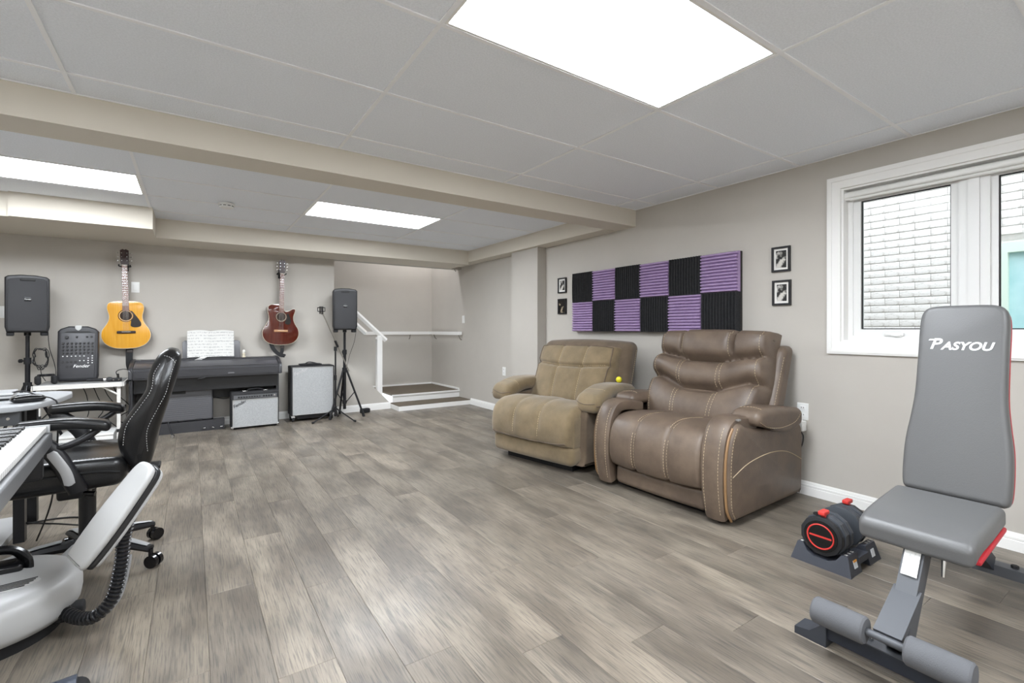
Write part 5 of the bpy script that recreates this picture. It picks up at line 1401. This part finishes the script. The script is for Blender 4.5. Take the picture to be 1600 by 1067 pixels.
for off, rr in (((0.030, 0.0), 0.0016), ((0.105, 0.0), 0.0016)):
    ln = [(-0.288, 0.60), (-0.275, 0.69), (-0.228, 0.77), (-0.186, 0.845), (-0.176, 0.92), (-0.15, 0.97)] if off[0] < 0.05 else [(-0.275, 0.56), (-0.275, 0.66), (-0.235, 0.76), (-0.205, 0.83), (-0.185, 0.92), (-0.165, 0.985)]
    dx = off[0]
    stitch(back, [[(a-HX+dx, -1, z) for a, z in ln]], (0, 1, 0), M_wthread, back, dash=0.006, gap=0.006, r=0.0009)
stitch(back, [[(-0.11-HX, -1, 1.0), (-0.085-HX, -1, 0.99), (-0.065-HX, -1, 0.965)]], (0, 1, 0), M_wthread, back, dash=0.006, gap=0.005, r=0.0010)
B().rbox(C(-0.24, HY, 0.44), (0.22, 0.09, 0.025), 0.008, k=2).obj('back_bracket', M_blk, t)
# arms
for sg in (-1, 1):
    y0 = sg*0.275
    def pf(p, sg=sg):
        u = p.x/0.15; return (p.x, p.y*(1-0.15*u*u), p.z-0.022*max(0, u)**2+0.006*(1-u*u))
    pad = B().rbox((-0.445-HX, y0, 0.722), (0.30, 0.085, 0.046), 0.02, k=4, m=5, fn=pf).obj('arm_pad', M_leath, t, ang=70)
    piping(pad, [(-0.57-HX, 0, 0.735), (-0.45-HX, 0, 0.738), (-0.34-HX, 0, 0.715)], (0, -sg, 0), M_rubber, pad, r=0.004)
    arm = B(); arm.tube(spline([(-0.405-HX, y0-sg*0.02, 0.43), (-0.43-HX, y0, 0.50), (-0.475-HX, y0, 0.60), (-0.53-HX, y0, 0.665), (-0.58-HX, y0, 0.70)], 5), [(0.020, 0.034)]*21, n=10, flat=(0, 1, 0))
    arm.tube(spline([(-0.50-HX, y0, 0.62), (-0.43-HX, y0, 0.635), (-0.37-HX, y0, 0.665), (-0.33-HX, y0, 0.698)], 5), [(0.016, 0.014)]*16, n=8, flat=(0, 1, 0))
    ao = arm.obj('arm_support', M_blk, t, ang=60)
    B().tube(spline([(-0.425-HX, y0+sg*0.016, 0.465), (-0.44-HX, y0+sg*0.021, 0.53), (-0.485-HX, y0+sg*0.021, 0.615)], 6), [(0.003, 0.006)]+[(0.004, 0.018)]*11+[(0.003, 0.012)], n=8, flat=(0, 1, 0)).obj('silver_inlay', M_silver, ao)
    B().tube([(-0.405-HX, y0-sg*0.01, 0.435), (-0.405-HX, y0-sg*0.13, 0.42)], [(0.012, 0.03)]*2, n=8, flat=(0, 0, 1)).obj('arm_mount', M_blk, t)

# ---- keyboard on stand
KX, KY, KZ = -0.485, 2.635, 0.75
t = thing('electronic_keyboard', (KX, KY, KZ-0.10), radians(4), 'electronic keyboard with white keys facing the black office chair', 'keyboard')
LEN = 1.25
M_kbody = mat('keyboard_grey', '#6e6f71', 0.4, 0.2); M_wkey = mat('white_key', '#e9e9e7', 0.25); M_bkey = mat('black_key', '#0e0e0f', 0.25)
B().rbox((-0.135, -LEN/2+0.02, 0.028), (0.30, LEN, 0.056), 0.008, k=2).obj('body', M_kbody, t)
B().rbox((-0.225, -LEN/2+0.02, 0.078), (0.115, LEN-0.004, 0.045), 0.006, k=2).obj('control_panel', mat('keyboard_panel', '#3a3b3d', 0.35), t)
for y in (0.012, -LEN+0.028): B().bb((-0.166, y-0.006, 0.057), (0.008, y+0.006, 0.088)).obj('end_block', M_silver, t)
wk = B().rbox((-0.075, 0, 0.073), (0.148, 0.0222, 0.020), 0.002, k=1).mesh('white_key', M_wkey)
bkm = B().rbox((-0.105, 0, 0.087), (0.092, 0.011, 0.014), 0.003, k=1).mesh('black_key', M_bkey)
yk = 0.006-0.0118
for i in range(52):
    yy = yk-0.0236*i
    if yy < -LEN+0.04: break
    inst(wk, 'white_key', (0.0, yy, 0), t)
    if i % 7 in (1, 2, 4, 5, 6): inst(bkm, 'black_key', (0.0, yy+0.0118, 0), t)
t = thing('keyboard_stand', (KX, KY-0.60, 0), radians(4), 'black metal stand carrying the electronic keyboard', 'stand')
for y in (0.44, -0.40):
    ar = B().rbox((-0.13, y, 0.605), (0.36, 0.04, 0.086), 0.006, k=2).obj('support_arm', M_metal_b, t)
    for x_ in (-0.02, 0.0, -0.10): B().cyl((x_, y-0.020, 0.61), (x_, y-0.0225, 0.61), 0.006, n=10).obj('bolt', M_blk_g, ar)
    B().bb((-0.27, y-0.02, 0.03), (-0.23, y+0.02, 0.60)).obj('upright', M_metal_b, t)
B().bb((-0.265, -0.38, 0.30), (-0.235, 0.42, 0.33)).obj('crossbar', M_metal_b, t)
M_bluegrey = mat('blue_grey_steel', '#474c57', 0.4, 0.2)
ft = B().tube([(-0.45, -0.135, 0.055), (0.0, -0.135, 0.055), (0.19, -0.135, 0.062)], [(0.024, 0.026)]*3, n=10, flat=(0, 0, 1)).obj('foot', M_bluegrey, t)
B().cyl((0.185, -0.155, 0.035), (0.185, -0.115, 0.035), 0.034, n=20).obj('foot_wheel', M_rubber, ft)
B().bb((-0.28, -0.16, 0.03), (-0.22, -0.11, 0.32)).obj('upright', M_metal_b, t)
B().bb((-0.45, 0.41, 0.0), (-0.06, 0.47, 0.035)).obj('foot', M_metal_b, t)
B().bb((-0.45, -0.42, 0.0), (-0.06, -0.37, 0.035)).obj('foot', M_metal_b, t)

# ---- grey desk with rounded corner
t = thing('desk', (-1.1, 3.58, 0), 0, 'grey desk with rounded corner and black metal legs', 'desk')
def D(x, y): return (x+1.1, y-3.58)
out = [(-1.75, 3.24), (-0.80, 3.24), (-0.72, 3.25), (-0.655, 3.30), (-0.615, 3.42), (-0.592, 3.60), (-0.582, 3.76), (-0.60, 3.87), (-0.66, 3.93), (-0.75, 3.95), (-1.75, 3.95)]
poly = [D(*p) for p in out]
B().rprism(poly, 0.722, 0.75, 0.006, 'z', k=3).obj('desktop', mat('desk_laminate', '#a6a8aa', 0.35), t)
B().bb((*D(-1.7, 3.28), 0.655), (*D(-0.70, 3.31), 0.722)).obj('crossbar', mat('desk_frame_grey', '#4a4c4f', 0.4, 0.3), t)
for x_ in (-0.74, -0.80, -0.90): B().cyl((*D(x_, 3.28), 0.69), (*D(x_, 3.277), 0.69), 0.007, n=10).obj('bolt', M_chrome, t)
for (x_, y) in ((-0.755, 3.54), (-0.775, 3.88), (-1.68, 3.54), (-1.68, 3.88)): B().bb((*D(x_-0.022, y-0.022), 0.0), (*D(x_+0.022, y+0.022), 0.722)).obj('leg', M_metal_b, t)
B().bb((*D(-0.90, 3.42), 0.03), (*D(-0.82, 3.48), 0.722)).obj('lift_column', M_silver, t)
B().bb((*D(-0.92, 3.30), 0.0), (*D(-0.80, 3.92), 0.03)).obj('foot', M_silver, t)
t = thing('laptop', (-0.98, 3.66, 0.75), radians(8), 'closed silver laptop lying on the grey desk', 'laptop')
B().rbox((0, 0, 0.016), (0.36, 0.26, 0.016), 0.006, k=2).obj('base', M_silver, t)
B().rbox((0, 0, 0.030), (0.36, 0.26, 0.010), 0.004, k=2).obj('screen_lid', M_silver, t)
B().bb((-0.178, -0.128, 0.0235), (0.178, 0.128, 0.0255)).obj('gap', M_dark_slot, t)
for x_ in (-0.15, 0.15): B().bb((x_-0.02, -0.11, 0.0), (x_+0.02, -0.09, 0.009)).obj('rubber_foot', M_rubber, t)
t = thing('computer_mouse', (-0.70, 3.42, 0.75), radians(20), 'black curved computer mouse near the desk edge', 'mouse')
B().rbox((0, 0, 0.018), (0.13, 0.07, 0.036), 0.017, k=4, m=4, fn=lambda p: (p.x, p.y, p.z*(1.15-0.5*(p.x/0.065)**2))).obj('mouse_body', M_blk_g, t)
B().cyl((-0.035, -0.004, 0.034), (-0.035, 0.004, 0.034), 0.006, n=10).obj('scroll_wheel', M_rubber, t)
t = thing('laptop_cable', (-0.80, 3.60, 0.755), 0, 'thin black cable curving over the desk edge by the chair', 'cable')
B().tube(spline([(0, 0.02, 0.03), (0.06, -0.05, 0.04), (0.13, -0.11, 0.016), (0.19, -0.16, 0.002), (0.212, -0.172, -0.05), (0.205, -0.16, -0.3), (0.18, -0.14, -0.55), (0.12, -0.12, -0.748)], 8), 0.004, n=6).obj('cord', M_cable, t)
t = thing('floor_cable', (-0.62, 3.55, 0.0), 0, 'black cable trailing on the floor beneath the desk', 'cable')
B().tube(spline([(-0.15, 0.0, 0.10), (0.0, 0.0, 0.06), (0.12, 0.05, 0.01), (0.10, 0.20, 0.005), (-0.05, 0.28, 0.006), (-0.25, 0.25, 0.006)], 8), 0.005, n=6).obj('cord', M_cable, t)

# ---- white floor appliance with ribbed hose
AX, AY = -0.63, 2.50
M_app = mat('glossy_white_plastic', '#b4b4b3', 0.38); M_appg = mat('appliance_grey', '#8d8f91', 0.35)
t = thing('floor_appliance', (AX, AY, 0), 0, 'white round floor appliance with vent slots, black ribbed hose and paddle head', 'appliance')
B().lathe([(0.02, 0.045), (0.20, 0.045), (0.250, 0.055), (0.266, 0.080), (0.272, 0.115), (0.272, 0.150), (0.266, 0.174), (0.248, 0.190), (0.215, 0.198), (0.12, 0.204), (0.005, 0.206)], 56).obj('body', M_app, t, ang=60)
B().lathe([(0.02, 0.0), (0.215, 0.0), (0.225, 0.045), (0.02, 0.046)], 40).obj('base', M_rubber, t)
vt = B(); vt.rprism([(p.x, p.y) for p in spline([(0.01, -0.115, 0), (0.09, -0.13, 0), (0.16, -0.085, 0), (0.15, -0.055, 0), (0.05, -0.06, 0), (0.0, -0.07, 0)], 5, True)], 0.190, 0.207, 0.003, 'z', k=2); vt.obj('vent_frame', M_app, t)
for i in range(5):
    y = -0.120+0.0135*i; B().box((0.082+0.006*i, y, 0.2072), (0.115-0.006*abs(i-2), 0.006, 0.002), (0, 0, radians(8))).obj('vent_slot', M_dark_slot, t)
hd = B(); hd.tube(spline([(-0.10, 0.06, 0.195), (-0.09, 0.06, 0.26), (-0.02, 0.075, 0.285), (0.06, 0.085, 0.275), (0.095, 0.085, 0.235), (0.10, 0.08, 0.19)], 6), [(0.014, 0.03)]*31, n=10, flat=(0, 0, 1)); hd.obj('handle', M_blk_g, t)
hb = B(); hb.rbox((0.0, 0.085, 0.215), (0.19, 0.09, 0.035), 0.014, k=3); hb.obj('handle_base', M_blk_g, t)
# ribbed hose
path = spline([(-0.40, 2.40, 0.075), (-0.345, 2.34, 0.062), (-0.292, 2.30, 0.072), (-0.245, 2.30, 0.125), (-0.221, 2.30, 0.235), (-0.210, 2.30, 0.35), (-0.188, 2.30, 0.452)], 16)
path = [Vector((p.x-AX, p.y-AY, p.z)) for p in path]
acc = [0.0]
for i in range(1, len(path)): acc.append(acc[-1]+(path[i]-path[i-1]).length)
def atl(s_):
    for i in range(1, len(acc)):
        if acc[i] >= s_: return path[i-1].lerp(path[i], (s_-acc[i-1])/max(1e-9, acc[i]-acc[i-1]))
    return path[-1]
fine = []; rad = []; n_r = 38
for i in range(n_r*4+1):
    s_ = acc[-1]*i/(n_r*4); fine.append(atl(s_)); rad.append((0.0155, 0.0235, 0.0235, 0.0155)[i % 4])
B().tube(fine, rad, n=14).obj('ribbed_hose', mat('hose_black', '#202022', 0.28), t, ang=20)
B().tube([p+Vector((0.018, 0.012, -0.006)) for p in path[6:70]], 0.010, n=10).obj('hose_guide', M_appg, t)
B().rbox((0.245, -0.08, 0.06), (0.09, 0.07, 0.05), 0.012, k=2).obj('hose_port', M_rubber, t)
# paddle head
a_ = Vector((0.20, 0, 0.305)).normalized(); n0 = Vector((-a_.z, 0, a_.x)); n_ = (n0*cos(radians(38))+Vector((0, -1, 0))*sin(radians(38))).normalized(); w_ = a_.cross(n_).normalized()
c_ = Vector((-0.228-AX, 2.30-AY, 0.438))
Mp = Matrix(((a_.x, w_.x, n_.x, c_.x), (a_.y, w_.y, n_.y, c_.y), (a_.z, w_.z, n_.z, c_.z), (0, 0, 0, 1)))
pl = [(-0.195, -0.035), (-0.18, -0.052), (-0.05, -0.060), (0.12, -0.052), (0.175, -0.042), (0.192, -0.02), (0.192, 0.02), (0.175, 0.042), (0.12, 0.052), (-0.05, 0.060), (-0.18, 0.052), (-0.195, 0.035)]
plp = [(p.x, p.y) for p in spline([(a, b_, 0) for a, b_ in pl], 3, True)]
B().rprism(plp, 0.004, 0.032, 0.012, 'z', M=Mp, k=4).obj('paddle_cover', M_app, t, ang=60)
B().rprism([(x_*0.985, y*0.99) for x_, y in plp], -0.018, 0.0038, 0.003, 'z', M=Mp, k=2).obj('paddle_band', mat('paddle_dark', '#2a2b2d', 0.3), t, ang=60)
B().rprism([(x_*0.95, y*0.95) for x_, y in plp], -0.038, -0.0182, 0.009, 'z', M=Mp, k=3).obj('paddle_underside', M_app, t, ang=60)
B().tube([tuple(Mp @ Vector((0.03, 0, -0.036))), tuple(Mp @ Vector((0.10, 0, -0.045)))], [(0.02, 0.02), (0.012, 0.012)], n=12).obj('paddle_neck', M_appg, t)
